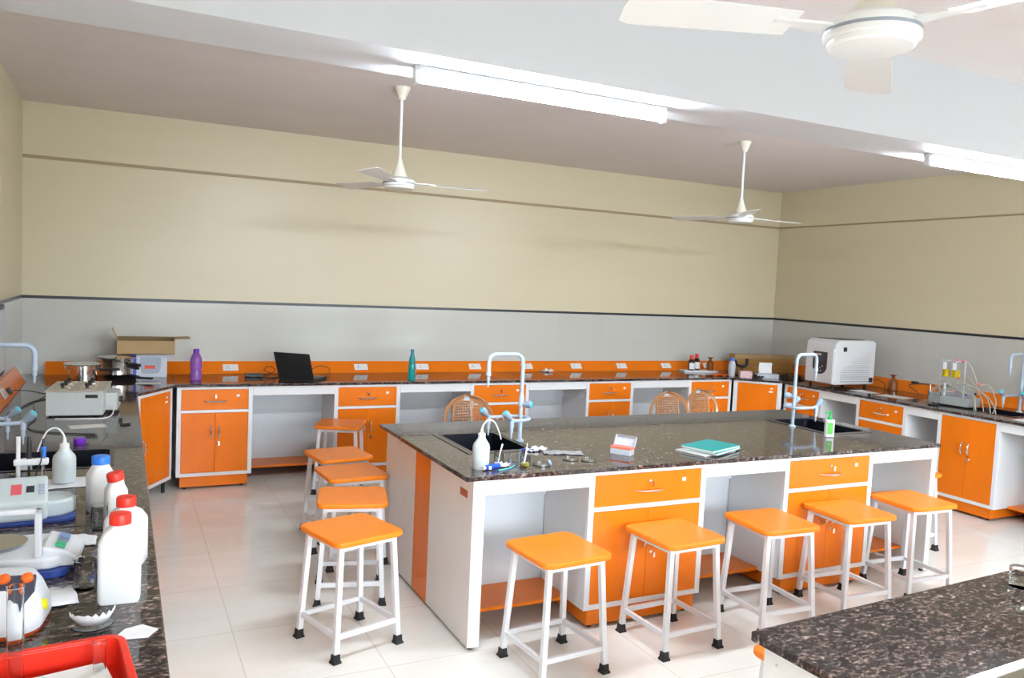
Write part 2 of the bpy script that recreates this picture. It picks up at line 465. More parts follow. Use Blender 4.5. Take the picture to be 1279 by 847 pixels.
def cabinet(name, label, w, d, loc, rz, drawer=True, doors=2, key=True, plinth=True, group=None, sticker=True, frame=.033, tall=False):
    t = thing(name, label, 'cabinet', loc, rz, group)
    zf0, zf1 = .106, CT - TH - .001
    f = frame
    dz0, dz1 = .640, zf1 - .022
    ot = dz0 - .023 if drawer else dz1
    bx = [(0, f, 0, .02, zf0, zf1), (w - f, w, 0, .02, zf0, zf1), (f, w - f, 0, .02, zf0, zf0 + .027), (f, w - f, 0, .02, dz1, zf1),
          (0, .018, .02, d, zf0, zf1), (w - .018, w, .02, d, zf0, zf1), (.018, w - .018, .02, d, zf0, zf0 + .018), (.018, w - .018, d - .01, d, zf0, zf1)]
    if drawer: bx.append((f, w - f, 0, .02, ot, dz0))
    obj('carcass', B(*bx), 'white', t, bevel=.0015)
    if plinth:
        obj('plinth', B((.03, w - .03, .012, d - .02, .022, zf0)), 'orange', t)
        for x in (.07, w - .07):
            for y in (.05, d - .06):
                obj('foot', cyl(.014, 0, .022, (x, y), 10), 'rubber', t)
    else:
        for x in (.03, w - .03):
            obj('foot', cyl(.014, 0, zf0, (x, .05), 10), 'rubber', t)
    g = .002
    if drawer:
        dr = obj('drawer', B((f + g, w - f - g, .001, .019, dz0 + g, dz1 - g)), 'orange', t, bevel=.001)
        zc = (dz0 + dz1) / 2
        handle(dr, (w / 2, .002, zc - .012), True, .17)
        lock(dr, (w / 2, .001, zc + .035), key)
        if sticker: obj('sticker', B((w * .80 - .012, w * .80 + .012, 0, .0011, zc + .02, zc + .04)), 'sticker', dr)
    zd0, zd1 = zf0 + .027, ot
    if doors == 2:
        m = w / 2
        for s in (0, 1):
            x0, x1 = (f + g, m - g / 2) if s == 0 else (m + g / 2, w - f - g)
            dd = obj('door', B((x0, x1, .001, .019, zd0 + g, zd1 - g)), 'orange', t, bevel=.001)
            hx = x1 - .028 if s == 0 else x0 + .028
            hz = zd1 - .155 if not tall else zd0 + .42
            handle(dd, (hx, .002, hz), False, .11)
            if s == 1: lock(dd, (hx, .001, hz - .085), key)
    elif doors == 1:
        dd = obj('door', B((f + g, w - f - g, .001, .019, zd0 + g, zd1 - g)), 'orange', t, bevel=.001)
        handle(dd, (f + .028, .002, zd1 - .37), False, .11)
        obj('sticker', B((w - f - .085, w - f - .045, 0, .0011, zd1 - .085, zd1 - .07)), 'sticker', dd)
        obj('sticker', B((w - f - .07, w - f - .048, 0, .0011, zd1 - .05, zd1 - .035)), 'sticker', dd)
    return t

def kneehole(label, w, loc, rz, depth=.47, rail_from=0.0, group=None, railw=None):
    """white apron, recessed back board and orange foot board between two cabinets"""
    t = thing('kneehole_panel', label, 'desk panel', loc, rz, group)
    z1 = CT - TH - .001
    obj('apron', B((.001, w - .001, 0, .02, .75, z1)), 'white', t, bevel=.0015)
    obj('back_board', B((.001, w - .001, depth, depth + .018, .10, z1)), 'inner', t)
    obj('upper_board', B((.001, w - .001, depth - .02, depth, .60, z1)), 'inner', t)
    obj('foot_board', B((.001, w - .001, depth - .29, depth - .001, .105, .123)), 'orange', t, bevel=.002)
    return t

FB = 6.70   # front plane of the back run
dB = .68
back_cabs = [
    (.393, .573, 'orange two door cabinet with a drawer, under the purple bottle'),
    (1.635, .583, 'orange drawer cabinet at the back wall, partly behind the farthest stool'),
    (2.896, .605, 'orange drawer cabinet at the back wall, seen behind the tall tap of the left sink'),
    (4.144, .560, 'orange drawer cabinet at the back wall, left behind the pair of brown chairs'),
    (5.412, .578, 'orange drawer cabinet at the back wall below the dark reagent bottles'),
]
for x, w, lb in back_cabs:
    cabinet('base_cabinet', lb, w, dB, (x, FB, 0), 0, group='orange base cabinets along the walls')
kn = [
    (.966, .669, 'open knee space under the laptop with an orange foot board'),
    (2.218, .678, 'open knee space at the back wall below the teal bottle'),
    (3.501, .643, 'open knee space at the back wall, right of the tall left tap'),
    (4.704, .708, 'open knee space behind the two brown chairs that stand together'),
]
for x, w, lb in kn: kneehole(lb, w, (x, FB, 0), 0, group='knee spaces of the wall benches')

cabinet('corner_cabinet', 'tall single door corner cabinet, angled, at the left end of the back wall', .50, .30, (.113, 6.245, 0), math.atan2(6.70 - 6.245, .372 - .113), drawer=False, doors=1, plinth=False, frame=.028)
ang = math.atan2(6.30 - 6.69, 6.34 - 5.99)
cabinet('corner_cabinet', 'single door corner cabinet, angled, at the right end of the back wall', .50, .30, (5.995, 6.672, 0), ang, drawer=False, doors=1, plinth=False, frame=.045)

# right run, front plane x = FR, facing -x
FR = 6.355
cabinet('base_cabinet', 'orange drawer cabinet on the right wall, behind the right island tap', .50, .84, (FR, 6.285, 0), -PI / 2, group='orange base cabinets along the walls')
kneehole('open knee space on the right wall below the boxy white machine', .43, (FR, 5.785, 0), -PI / 2, group='knee spaces of the wall benches')
cabinet('base_cabinet', 'orange drawer cabinet on the right wall below the amber bottle', .545, .84, (FR, 5.355, 0), -PI / 2, group='orange base cabinets along the walls')
kneehole('narrow open knee space on the right wall, left of the tall sink cabinet', .31, (FR, 4.81, 0), -PI / 2, group='knee spaces of the wall benches')
cabinet('sink_cabinet', 'tall two door orange cabinet under the sink of the right wall bench', .545, .84, (FR, 4.50, 0), -PI / 2, drawer=False, doors=2, tall=True, group='orange base cabinets along the walls')
kneehole('open knee space with orange foot board at the right edge of the photo', .70, (FR, 3.955, 0), -PI / 2, group='knee spaces of the wall benches')
cabinet('base_cabinet', 'orange drawer cabinet on the right wall, outside the right edge of the photo', .57, .84, (FR, 3.255, 0), -PI / 2, group='orange base cabinets along the walls')

# left run, facing +x (hidden under the worktop from the photo's viewpoint)
FL = .075
ys = 6.16
for k, (w, kind) in enumerate([(.57, 'c'), (.66, 'k'), (.57, 'c'), (.66, 'k'), (.57, 'c'), (.66, 'k'), (.57, 'c'), (.8, 'k')]):
    ys -= w
    lbl = ['farthest', 'second farthest', 'middle', 'nearest'][k // 2]
    if kind == 'c':
        cabinet('base_cabinet', 'orange drawer cabinet under the left bench, %s one' % lbl, w, .74, (FL, ys, 0), PI / 2, group='orange base cabinets along the walls')
    else:
        kneehole('open knee space under the left bench, %s one' % lbl, w, (FL, ys, 0), PI / 2, group='knee spaces of the wall benches')

# ------------------------------------------------------------------ worktops
XL, XR_, YC = .105, 6.33, 6.672
wt = thing('worktop', 'long polished brown granite worktop running round three walls', 'worktop', (0, 0, 0))
def slab(outline, parent, holes=(), label=None, z1=CT, mx=None):
    bm = bmesh.new(); prism(bm, outline, z1 - TH, z1, holes, mx)
    o = obj('slab', bm, 'granite', parent, bevel=.006, seg=3)
    return o
SL = (-.60, -.035, 3.955, 4.345)     # left sink opening
SR = (6.58, 6.94, 4.01, 4.46)        # right sink opening
slab([(WL, 1.0), (XL, 1.0), (XL, 3.063), (WL, 3.063)], wt)
slab([(WL, 3.065), (XL, 3.065), (XL, 4.364), (WL, 4.364)], wt, [rrect(*SL, .04)])
slab([(WL, 4.366), (XL, 4.366), (XL, 6.22), (.384, YC), (.384, WB), (WL, WB)], wt)
slab([(.3842, YC), (3.2, YC), (3.2, WB), (.3842, WB)], wt)
slab([(3.2002, YC), (5.93, YC), (6.33, 6.30), (6.33, 4.9), (WR, 4.9), (WR, WB), (3.2002, WB)], wt)
slab([(6.33, 2.6), (WR, 2.6), (WR, 4.8998), (6.33, 4.8998)], wt, [rrect(*SR, .04)])

def sink(label, s, depth=.2, rim=None):
    x0, x1, y0, y1 = s
    bm = bmesh.new(); z1 = CT + .003
    r = .04; t = .012; e = .014
    # rim
    prism(bm, rrect(x0 - e * .7, x1 + e * .7, y0 - e * .7, y1 + e * .55, r), CT + .0005, z1, [rrect(x0 + t, x1 - t, y0 + t, y1 - t, r - .01)])
    # walls
    prism(bm, rrect(x0 + .002, x1 - .002, y0 + .002, y1 - .002, r - .003), CT - depth, z1 - .001, [rrect(x0 + t, x1 - t, y0 + t, y1 - t, r - .01)])
    prism(bm, rrect(x0 + .002, x1 - .002, y0 + .002, y1 - .002, r - .003), CT - depth - .01, CT - depth)
    o = obj('lab_sink', bm, 'sinkblack', bevel=.002)
    tag(o, label, 'sink')
    bm = bmesh.new(); cx, cy = (x0 + x1) / 2, (y0 + y1) / 2
    lathe(bm, [(.035, CT - depth), (.035, CT - depth + .004), (.02, CT - depth + .004)], 20, (cx, cy, 0))
    obj('drain', bm, 'steel', o)
    if rim:
        bm = bmesh.new(); prism(bm, rect(x0 - rim, x1 + rim * .4, y0 - rim, y1 + .012), CT + .0004, CT + .004, [rrect(x0 - .012, x1 + .012, y0 - .012, y1 + .008, .03)])
        obj('stone_rim', bm, 'sinkrim', o, bevel=.001)
    return o
sink('black sink set into the left bench in front of the grey metal water bath', SL)
sink('black sink set into the right wall bench, with tubes hanging into it', SR)

# island
IX0, IX1, IY0, IY1 = 1.441, 4.772, 3.337, 4.735
iw = thing('worktop', 'polished brown granite island top in the middle of the room', 'worktop', (0, 0, 0))
SI1 = (1.675, 2.03, 3.83, 4.325)
SI2 = (4.26, 4.62, 3.79, 4.335)
slab(rrect(IX0, IX1, IY0, 4.340, .012, 3), iw, [rrect(*SI1, .03), rrect(*SI2, .03)])
slab([(IX0, 4.350), (IX1, 4.350), (IX1, IY1), (IX0, IY1)], iw)
sink('black sink in the left end of the island', SI1, rim=.032)
sink('black sink in the right end of the island, behind the green and white soap bottle', SI2, rim=.03)

def end_panel(x0, x1, label, outer=-1):
    t = thing('end_panel', label, 'panel', (0, 0, 0))
    z0, z1 = .018, CT - TH - .001
    y0, ya, yb, y1 = 3.358, 3.935, 4.170, 4.715
    obj('board', B((x0, x1, y0, ya - .001, z0, z1)), 'side', t, bevel=.001)
    obj('orange_strip', B((x0, x1, ya, yb, z0, z1)), 'orange', t)
    obj('board', B((x0, x1, yb + .001, y1, z0, z1)), 'side', t, bevel=.001)
    obj('edge_strip', B((x0 + (.014 if outer < 0 else 0), x1 - (.014 if outer > 0 else 0) + .0, y0 - .003, y0, z0, z1)), 'white', t)
    for y in (y0 + .03, ya - .03, yb + .03, y1 - .03): obj('foot', cyl(.014, 0, z0, ((x0 + x1) / 2, y), 10), 'rubber', t)
    return t
ep = end_panel(1.487, 1.547, 'white left end panel of the island with a vertical orange strip')
pl = obj('name_plate', B((1.4855, 1.487, 3.425, 3.515, .725, .762)), 'brownplate', ep); pl['label'] = 'small brown name plate'
end_panel(4.712, 4.76, 'white right end panel of the island', 1)
FI = 3.360
kneehole('open knee space at the left end of the island behind the first front stool', .577, (1.548, FI, 0), 0, .46, group='knee spaces of the island')
cabinet('island_cabinet', 'orange drawer cabinet in the left half of the island front', .743, .46, (2.126, FI, 0), 0, group='orange island cabinets')
kneehole('open knee space in the middle of the island front', .579, (2.870, FI, 0), 0, .46, group='knee spaces of the island')
cabinet('island_cabinet', 'orange drawer cabinet in the right half of the island front', .723, .46, (3.450, FI, 0), 0, group='orange island cabinets')
kneehole('open knee space at the right end of the island', .538, (4.174, FI, 0), 0, .46, group='knee spaces of the island')
BI = 4.705
cabinet('island_cabinet', 'orange drawer cabinet on the far side of the island, right half', .723, .46, (4.173, BI, 0), PI, group='orange island cabinets')
cabinet('island_cabinet', 'orange drawer cabinet on the far side of the island, left half', .743, .46, (2.869, BI, 0), PI, group='orange island cabinets')

# near bench, bottom right
a3 = R(3.0)
NX, NY = 1.525, 1.573
def near_bench():
    t = thing('worktop', 'polished brown granite bench top in the bottom right foreground', 'worktop', (NX, NY, 0), a3)
    hole = rrect(.20, .95, -.84, -.43, .03)
    bm = bmesh.new(); prism(bm, rrect(0, 3.33, -1.38, 0, .012, 3), CT - TH, CT, [hole])
    obj('slab', bm, 'granite', t, bevel=.006, seg=3)
    u = thing('end_panel', 'white end panel under the foreground bench top with a small screw', 'panel', (NX, NY, 0), a3)
    obj('board', B((.045, .085, -1.34, -.015, .018, CT - TH - .001)), 'side', u, bevel=.001)
    bm = bmesh.new(); mx = Matrix.Translation((.044, -.06, CT - .075)) @ Matrix.Rotation(R(-90), 4, 'Y')
    lathe(bm, [(.004, -.001), (.004, .001)], 10, mx=mx); obj('screw', bm, 'steel', u)
    for y in (-1.3, -.05): obj('foot', cyl(.014, 0, .018, (.065, y), 10), 'rubber', u)
    for x0, w in ((.70, .72), (2.0, .72)):
        p = Matrix.Rotation(a3, 4, 'Z') @ Vector((x0 + w, -.02, 0))
        cabinet('island_cabinet', 'orange drawer cabinet on the far side of the foreground bench, %s' % ('left one' if x0 < 1 else 'right one'), w, .36, (NX + p.x, NY + p.y, 0), PI + a3, group='orange island cabinets')
    p = Matrix.Rotation(a3, 4, 'Z') @ Vector((3.28, 0, 0))
    e = thing('end_panel', 'white end panel at the far right of the foreground bench', 'panel', (NX + p.x, NY + p.y, 0), a3)
    obj('board', B((0, .04, -1.34, -.015, .018, CT - TH - .001)), 'side', e, bevel=.001)
    # steel sink in the bench
    bm = bmesh.new()
    prism(bm, rrect(.182, .968, -.858, -.412, .04), CT + .0005, CT + .004, [rrect(.212, .938, -.828, -.442, .035)])
    prism(bm, rrect(.204, .946, -.836, -.434, .04), CT - .17, CT + .003, [rrect(.212, .938, -.828, -.442, .035)])
    prism(bm, rrect(.204, .946, -.836, -.434, .04), CT - .18, CT - .17)
    s = obj('steel_sink', bm, 'steel', bevel=.003, loc=(NX, NY, 0), rot=(0, 0, a3))
    tag(s, 'steel sink rim in the foreground bench at the bottom right corner', 'sink')
    obj('drain', cyl(.03, CT - .17, CT - .166, (.58, -.62)), 'chrome', s)
near_bench()

# sloped splash boxes with sockets
def splash():
    b = bmesh.new()
    d, h = .095, .090
    ngon_side(b, [(WB - d, CT + .0005), (WB - .001, CT + .0005), (WB - .001, CT + h + .012), (WB - .012, CT + h + .012), ], 'x', -.556, WR - .0)
    o = obj('splash_box', b, 'orange', bevel=.0015); tag(o, 'long sloping orange socket box on the bench along the back wall', 'socket box')
    b = bmesh.new()
    ngon_side(b, [(WR - d, CT + .0005), (WR, CT + .0005), (WR, CT + h + .012), (WR - .012, CT + h + .012)], 'y', 2.6, WB - d - .003)
    o = obj('splash_box', b, 'orange', bevel=.0015); tag(o, 'sloping orange socket box on the bench along the right wall', 'socket box')
    b = bmesh.new()
    ngon_side(b, [(WL + .075, CT + .0005), (WL, CT + .0005), (WL, CT + .115), (WL + .012, CT + .115)], 'y', 1.0, 6.95)
    o = obj('splash_box', b, 'orange', bevel=.0015); tag(o, 'sloping orange socket box on the bench along the left wall', 'socket box')
splash()

def make_socket():
    t = thing('wall_socket', 'x', 'socket', (0, 0, 0), 0, 'white sockets on the orange socket boxes')
    # local: plate lies in xz plane, facing -y, tilted later
    obj('plate', B((-.065, .065, -.006, 0, -.033, .033)), 'socket', t, bevel=.002)
    bm = bmesh.new()
    for dx, dz, r in ((-.022, .010, .005), (-.034, -.010, .004), (-.010, -.010, .004)):
        lathe(bm, [(r, 0), (r, .0012)], 10, mx=Matrix.Translation((dx, -.0058, dz)) @ Matrix.Rotation(R(90), 4, 'X'))
    obj('socket_holes', bm, 'hole', t)
    obj('rocker_switch', B((.022, .046, -.0085, -.005, -.014, .014)), 'hdpe', t, bevel=.001)
    return t
sock = make_socket()
first = [True]
def place_socket(loc, rot, label):
    if first[0]:
        o = sock; first[0] = False
    else:
        o = dup(sock, loc, 0, label)
    o.location = loc; o.rotation_euler = rot; o['label'] = label
sx = [(.225, 'white double socket just right of the printed pot box'), (.869, 'white socket between the purple bottle and the laptop'), (1.459, 'white socket half hidden behind the laptop screen'),
      (2.047, 'white socket between the laptop and the teal bottle'), (2.663, 'white socket just right of the teal bottle'), (3.227, 'white socket seen beside the spout of the left island tap'),
      (3.819, 'white socket just right of the left island tap'), (4.421, 'white socket, second to the right of the left island tap'), (5.009, 'white socket above the left of the two paired brown chairs'),
      (5.62, 'white socket left of the dark reagent bottles'), (6.226, 'white socket right behind the amber and red capped bottles')]
tilt = math.atan2(.083, .102)
for x, lb in sx:
    place_socket((x, WB - .0565, CT + .049), (-tilt, 0, 0), lb)
for y, lb in ((5.02, 'white socket on the right wall between the amber bottle and the tubing kit'), (3.6, 'white socket on the right wall beyond the sink, outside the photo')):
    place_socket((WR - .0565, y, CT + .049), (-tilt, 0, -PI / 2), lb)
for y, lb in ((5.95, 'white socket on the left sloping box, with a black plug in it'), (5.35, 'white socket on the left sloping box, nearer one with a grey switch'), (4.75, 'white socket on the left sloping box at the left edge of the photo')):
    place_socket((WL + .0465, y, CT + .056), (-math.atan2(.063, .115), 0, PI / 2), lb)

# ------------------------------------------------------------------ stools
def make_stool():
    t = thing('stool', 'x', 'stool', (0, 0, 0), 0, 'orange topped stools')
    s = .187; zt = .556; th = .026
    bm = bmesh.new(); prism(bm, rrect(-s, s, -s, s, .045, 6), zt - th, zt)
    obj('seat', bm, 'stoolorange', t, smooth=True, bevel=.007, seg=3)
    a, b = .142, .170; z0, z1 = .034, zt - th - .001
    bm = bmesh.new()
    for sx_, sy_ in ((0, -1), (0, 1), (1, 0), (-1, 0)):
        if sx_ == 0: abox(bm, -a, a, sy_ * a - .011, sy_ * a + .011, z1 - .024, z1)
        else: abox(bm, sx_ * a - .011, sx_ * a + .011, -a, a, z1 - .024, z1)
    obj('top_frame', bm, 'whitemetal', t)
    for i in (-1, 1):
        for j in (-1, 1):
            bm = bmesh.new(); frustum(bm, (i * b, j * b, z0 - .02), (i * a, j * a, z1), .0125, .0125)
            l = obj('leg', bm, 'whitemetal', t, bevel=.002)
            bm = bmesh.new(); frustum(bm, (i * (b + .001), j * (b + .001), 0), (i * b, j * b, .012), .022, .020); frustum(bm, (i * b, j * b, .012), (i * b, j * b, .042), .0175, .0155)
            obj('foot_cap', bm, 'rubber', l, bevel=.002)
    zs = .115; q = b - (b - a) * (zs / z1)
    for sx_, sy_ in ((0, -1), (0, 1), (1, 0), (-1, 0)):
        if sx_ == 0: bx = (-q, q, sy_ * q - .009, sy_ * q + .009, zs - .012, zs + .012)
        else: bx = (sx_ * q - .009, sx_ * q + .009, -q, q, zs - .012, zs + .012)
        obj('stretcher', B(bx), 'whitemetal', t, bevel=.002)
    return t
st = make_stool()
stools = [
    (1.000, 3.680, 17, 'orange topped stool nearest the viewer in the row left of the island'),
    (1.150, 4.235, -14, 'second stool back in the row left of the island'),
    (1.283, 4.780, 4, 'third stool back in the row left of the island, closest to the end panel'),
    (1.330, 5.290, 8, 'fourth stool back in the row left of the island'),
    (1.620, 6.400, -24, 'farthest stool of the row left of the island, by the back cabinets'),
    (1.815, 3.110, 5, 'leftmost stool in front of the island'),
    (2.500, 3.135, 3, 'second stool from the left in front of the island'),
    (3.150, 3.145, -3, 'middle stool in front of the island, right of the left cabinet'),
    (3.755, 3.158, -3, 'stool in front of the right orange cabinet of the island'),
    (4.360, 3.215, -4, 'rightmost stool in front of the island'),
    (5.040, 3.800, 3, 'stool beyond the right end of the island, mostly hidden'),
    (2.132, 1.822, 2, 'stool behind the foreground bench, only a seat corner showing'),
]
for k, (x, y, r, lb) in enumerate(stools):
    if k == 0:
        st.location = (x, y, 0); st.rotation_euler = (0, 0, R(r)); st['label'] = lb
    else: dup(st, (x, y, 0), R(r), lb)

# ------------------------------------------------------------------ moulded chairs
def make_chair():
    t = thing('plastic_chair', 'x', 'chair', (0, 0, 0), 0, 'brown moulded plastic chairs')
    # faces +y (towards the back bench); back rest on the -y side
    def arc_pts(w, z0, zt, n=14, p=2.4):
        out = []
        for i in range(n + 1):
            a = PI * i / n
            c, s = math.cos(a), math.sin(a)
            x = -w * math.copysign(abs(c) ** (2 / p), c); z = z0 + (zt - z0) * abs(s) ** (2 / p)
            out.append((x, z))
        return out
    def backy(z): return -.20 - .16 * max(0, z - .43)
    # one moulded back: arch outline, two tall side openings, woven holes in the middle
    W0, ZT, ZS = .222, .815, .60
    def hw(z): return W0 if z < ZS else W0 * max(0.0, 1 - ((z - ZS) / (ZT - ZS)) ** 2.3) ** .5
    nu, nz = 58, 56
    zs = [.40 + (ZT - .40) * (1 - (1 - k / nz) ** 1.25) for k in range(nz + 1)]
    bm = bmesh.new(); grid = {}
    def V(i, k):
        if (i, k) not in grid:
            u = -1 + 2 * i / nu; z = zs[k]; x = u * max(hw(z), .012)
            grid[(i, k)] = bm.verts.new((x, backy(z) + .05 * u * u * (1 if z < .7 else 1), z))
        return grid[(i, k)]
    for i in range(nu):
        for k in range(nz):
            u = abs(-1 + 2 * (i + .5) / nu); z = (zs[k] + zs[k + 1]) / 2
            top = .735 - 4.5 * (abs(u - .72)) ** 2
            if .585 < u < .855 and z < top: continue
            if u < .53 and z < .765 and i % 3 and k % 3: continue
            bm.faces.new((V(i, k), V(i + 1, k), V(i + 1, k + 1), V(i, k + 1)))
    o = obj('woven_backrest', bm, 'chairbrown', t, smooth=True)
    s_ = o.modifiers.new('thick', 'SOLIDIFY'); s_.thickness = .010; s_.offset = 0
    obj('tag', B((-.022, .022, backy(.78) + .006, backy(.78) + .009, .775, .795)), 'tag', t)
    bm = bmesh.new(); prism(bm, rrect(-.235, .235, -.215, .225, .06, 5), .415, .432)
    obj('seat', bm, 'chairbrown', t, bevel=.006, smooth=True)
    for i in (-1, 1):
        for j in (-1, 1):
            bm = bmesh.new(); frustum(bm, (i * .245, j * .235, 0), (i * .205, j * .185, .416), .016, .026)
            obj('leg', bm, 'chairbrown', t, bevel=.004)
        bm = bmesh.new(); tube(bm, smoothpath([(i * .222, backy(.56) + .05, .55), (i * .245, -.05, .575), (i * .25, .13, .57), (i * .235, .19, .53), (i * .21, .20, .42)], 5), .016, 8)
        obj('armrest', bm, 'chairbrown', t, smooth=True)
    return t
ch = make_chair()
ch.location = (2.575, 5.83, 0); ch.rotation_euler = (0, 0, R(176)); ch['label'] = 'brown woven back plastic chair standing alone behind the left sink'
dup(ch, (4.585, 5.76, 0), R(178), 'brown plastic chair with shiny woven back, left one of the close pair')
dup(ch, (5.105, 5.90, 0), R(186), 'brown plastic chair with a matt back, right one of the close pair')

# ------------------------------------------------------------------ laboratory taps
def make_tap(name, label, loc, rz, h=.5, reach=.2):
    t = thing(name, label, 'tap', loc, rz, 'pale blue grey laboratory taps')
    obj('base_flange', lathe(bmesh.new(), [(.024, 0), (.024, .006), (.014, .014)], 20), 'tap', t, smooth=True)
    P = [(0, 0, .01), (0, 0, h - .06)]
    for i in range(1, 7):
        a = R(90 * i / 6); P.append((-.05 + .05 * math.cos(a), 0, h - .05 + .05 * math.sin(a)))
    for i in range(0, 7):
        a = R(90 + 90 * i / 6); P.append((-reach + .045 + .045 * math.cos(a), 0, h - .045 + .045 * math.sin(a)))
    P.append((-reach, 0, h - .115))
    bm = bmesh.new(); tube(bm, P, .0115, 12)
    obj('swan_neck', bm, 'tap', t, smooth=True, ang=60)
    obj('nozzle', lathe(bmesh.new(), [(.004, 0), (.007, .03), (.007, .035), (.010, .038), (.010, .06), (.015, .065), (.015, .085)], 14, (-reach, 0, h - .185)), 'tap', t, smooth=True)
    obj('collar', lathe(bmesh.new(), [(.0115, .20), (.016, .205), (.017, .25), (.014, .265), (.0115, .28)], 14), 'tap', t, smooth=True)
    def knob(c, d, par=None):
        d = Vector(d).normalized(); q = d.to_track_quat('Z', 'Y').to_matrix().to_4x4(); q.translation = Vector(c)
        bm = bmesh.new(); lathe(bm, [(.012, 0), (.013, .02), (.020, .03), (.022, .06), (.020, .062)], 16, mx=q)
        k = obj('tap_knob', bm, 'tapbody', t, smooth=True)
        bm = bmesh.new(); lathe(bm, [(.017, .0615), (.017, .066), (.012, .069)], 16, mx=q)
        obj('button', bm, 'tapknob', k, smooth=True)
    knob((.0, -.0, .215), (.6, -.8, .05))
    # oval side loop carrying two outlet valves
    loop = [(.02, -.035, .137), (.03, 0, .137), (.015, .045, .14), (-.05, .06, .145), (-.13, .055, .145)]
    bm = bmesh.new(); tube(bm, smoothpath([(-.10, -.085, .137), (-.04, -.085, .137), (.02, -.06, .137), (.034, -.01, .137), (.01, .045, .137), (-.06, .062, .137), (-.17, .055, .137)], 6), .010, 10)
    obj('side_loop', bm, 'tap', t, smooth=True)
    for (x, y) in ((-.11, -.085), (-.18, .055)):
        obj('outlet', lathe(bmesh.new(), [(.004, .035), (.006, .07), (.010, .072), (.010, .10), (.013, .102), (.013, .137), (.012, .15)], 14, (x, y, 0)), 'tap', t, smooth=True)
        knob((x, y, .14), (-.75, .1, .75))
    return t
tp = make_tap('lab_tap', 'tall pale swan neck tap with teal buttons at the left island sink', (2.072, 4.055, CT), R(5), .505, .225)
dup(tp, (4.215, 4.075, CT), R(188), 'tall pale swan neck tap at the right island sink')
dup(tp, (6.99, 4.20, CT), R(7), 'pale swan neck tap behind the sink of the right wall bench')
dup(tp, (-.600, 4.42, CT), R(183), 'pale grey tap with angled valves cut by the left edge of the photo')

# ------------------------------------------------------------------ generic small things
def wash_bottle(name, label, loc, rz, h=.125, r=.041, mirror=1):
    t = thing(name, label, 'wash bottle', loc, rz, 'wash bottles')
    obj('body', lathe(bmesh.new(), [(r * .93, 0), (r, .005), (r, h * .70), (r * .92, h * .80), (r * .62, h * .92), (r * .45, h), (r * .45, h + .002)], 24), 'ldpe', t, smooth=True)
    obj('cap', lathe(bmesh.new(), [(.018, h - .003), (.018, h + .022), (.008, h + .026), (.006, h + .045)], 18), 'hdpe', t, smooth=True)
    s = mirror
    P = smoothpath([(0, 0, h + .03), (s * .004, 0, h + .06), (s * .028, 0, h + .088), (s * .06, 0, h + .078), (s * .082, 0, h + .035), (s * .095, 0, h - .005)], 6)
    bm = bmesh.new(); tube(bm, P, [.0045 - .002 * i / len(P) for i in range(len(P))], 8)
    obj('spout', bm, 'hdpe', t, smooth=True)
    return t
wash_bottle('wash_bottle', 'white wash bottle with curved spout at the near left corner of the island', (1.578, 3.493, CT), R(-20), .15, .042, 1)
wash_bottle('wash_bottle', 'translucent wash bottle standing on wipes on the left bench', (-.206, 3.69, CT + .009), R(6), .135, .043, -1)

def beaker(label, loc, r, h, name='beaker', liquid=None, cat='beaker'):
    t = thing(name, label, cat, loc, 0)
    w = .0018
    bm = lathe(bmesh.new(), [(r * .85, 0), (r, .006), (r, h - .004), (r + .003, h), (r + .001, h), (r - w, h - .005), (r - w, .008), (r * .8, .003)], 24, cap=False)
    # close floor
    bm.verts.ensure_lookup_table(); bm.faces.new(bm.verts[0:24][::-1]); bm.faces.new(bm.verts[-24:])
    obj('glass_wall', bm, 'glass', t, smooth=True)
    if liquid: obj('liquid', cyl(r - w - .001, .004, liquid[0], n=20), liquid[1], t)
    return t
def stick(label, pts, r, m, name='spatula', cat='spatula'):
    bm = bmesh.new(); tube(bm, pts, r, 8); o = obj(name, bm, m, smooth=True); return tag(o, label, cat)

# island items
beaker('small glass beaker with white powder, right of the island wash bottle', (1.690, 3.525, CT), .024, .068, liquid=(.012, 'hdpe'))
stick('white plastic spatula with a brown tip leaning in the powder beaker', [(1.685, 3.52, CT + .014), (1.705, 3.54, CT + .065), (1.722, 3.555, CT + .10)], [.003, .003, .0045], 'hdpe')
beaker('small glass beaker with yellowish liquid, middle of the island left end', (1.812, 3.475, CT), .026, .062, liquid=(.016, 'liquid'))
stick('white dropper standing in the beaker of yellowish liquid', [(1.805, 3.47, CT + .018), (1.822, 3.487, CT + .065), (1.832, 3.497, CT + .112)], [.0045, .004, .002], 'hdpe', 'dropper', 'dropper')
def crumple(name, label, cat, loc, sx, sy, h, m, seed, rz=0.0, n=14, flat=.4):
    r_ = random.Random(seed); bm = bmesh.new(); g = []
    for i in range(n + 1):
        row = []
        for j in range(n + 1):
            u, v = i / n * 2 - 1, j / n * 2 - 1
            e = max(abs(u), abs(v))
            z = .002 + h * (flat * (1 - e) + (1 - flat) * r_.random()) * (.35 + .65 * abs(math.sin(3 * u + seed) * math.cos(2.4 * v + seed)))
            row.append(bm.verts.new((u * sx / 2 * (1 + .06 * r_.random()), v * sy / 2 * (1 + .06 * r_.random()), z)))
        g.append(row)
    for i in range(n):
        for j in range(n): bm.faces.new((g[i][j], g[i + 1][j], g[i + 1][j + 1], g[i][j + 1]))
    o = obj(name, bm, m, loc=loc, rot=(0, 0, rz), smooth=True, ang=70)
    s = o.modifiers.new('thick', 'SOLIDIFY'); s.thickness = .0012
    return tag(o, label, cat)
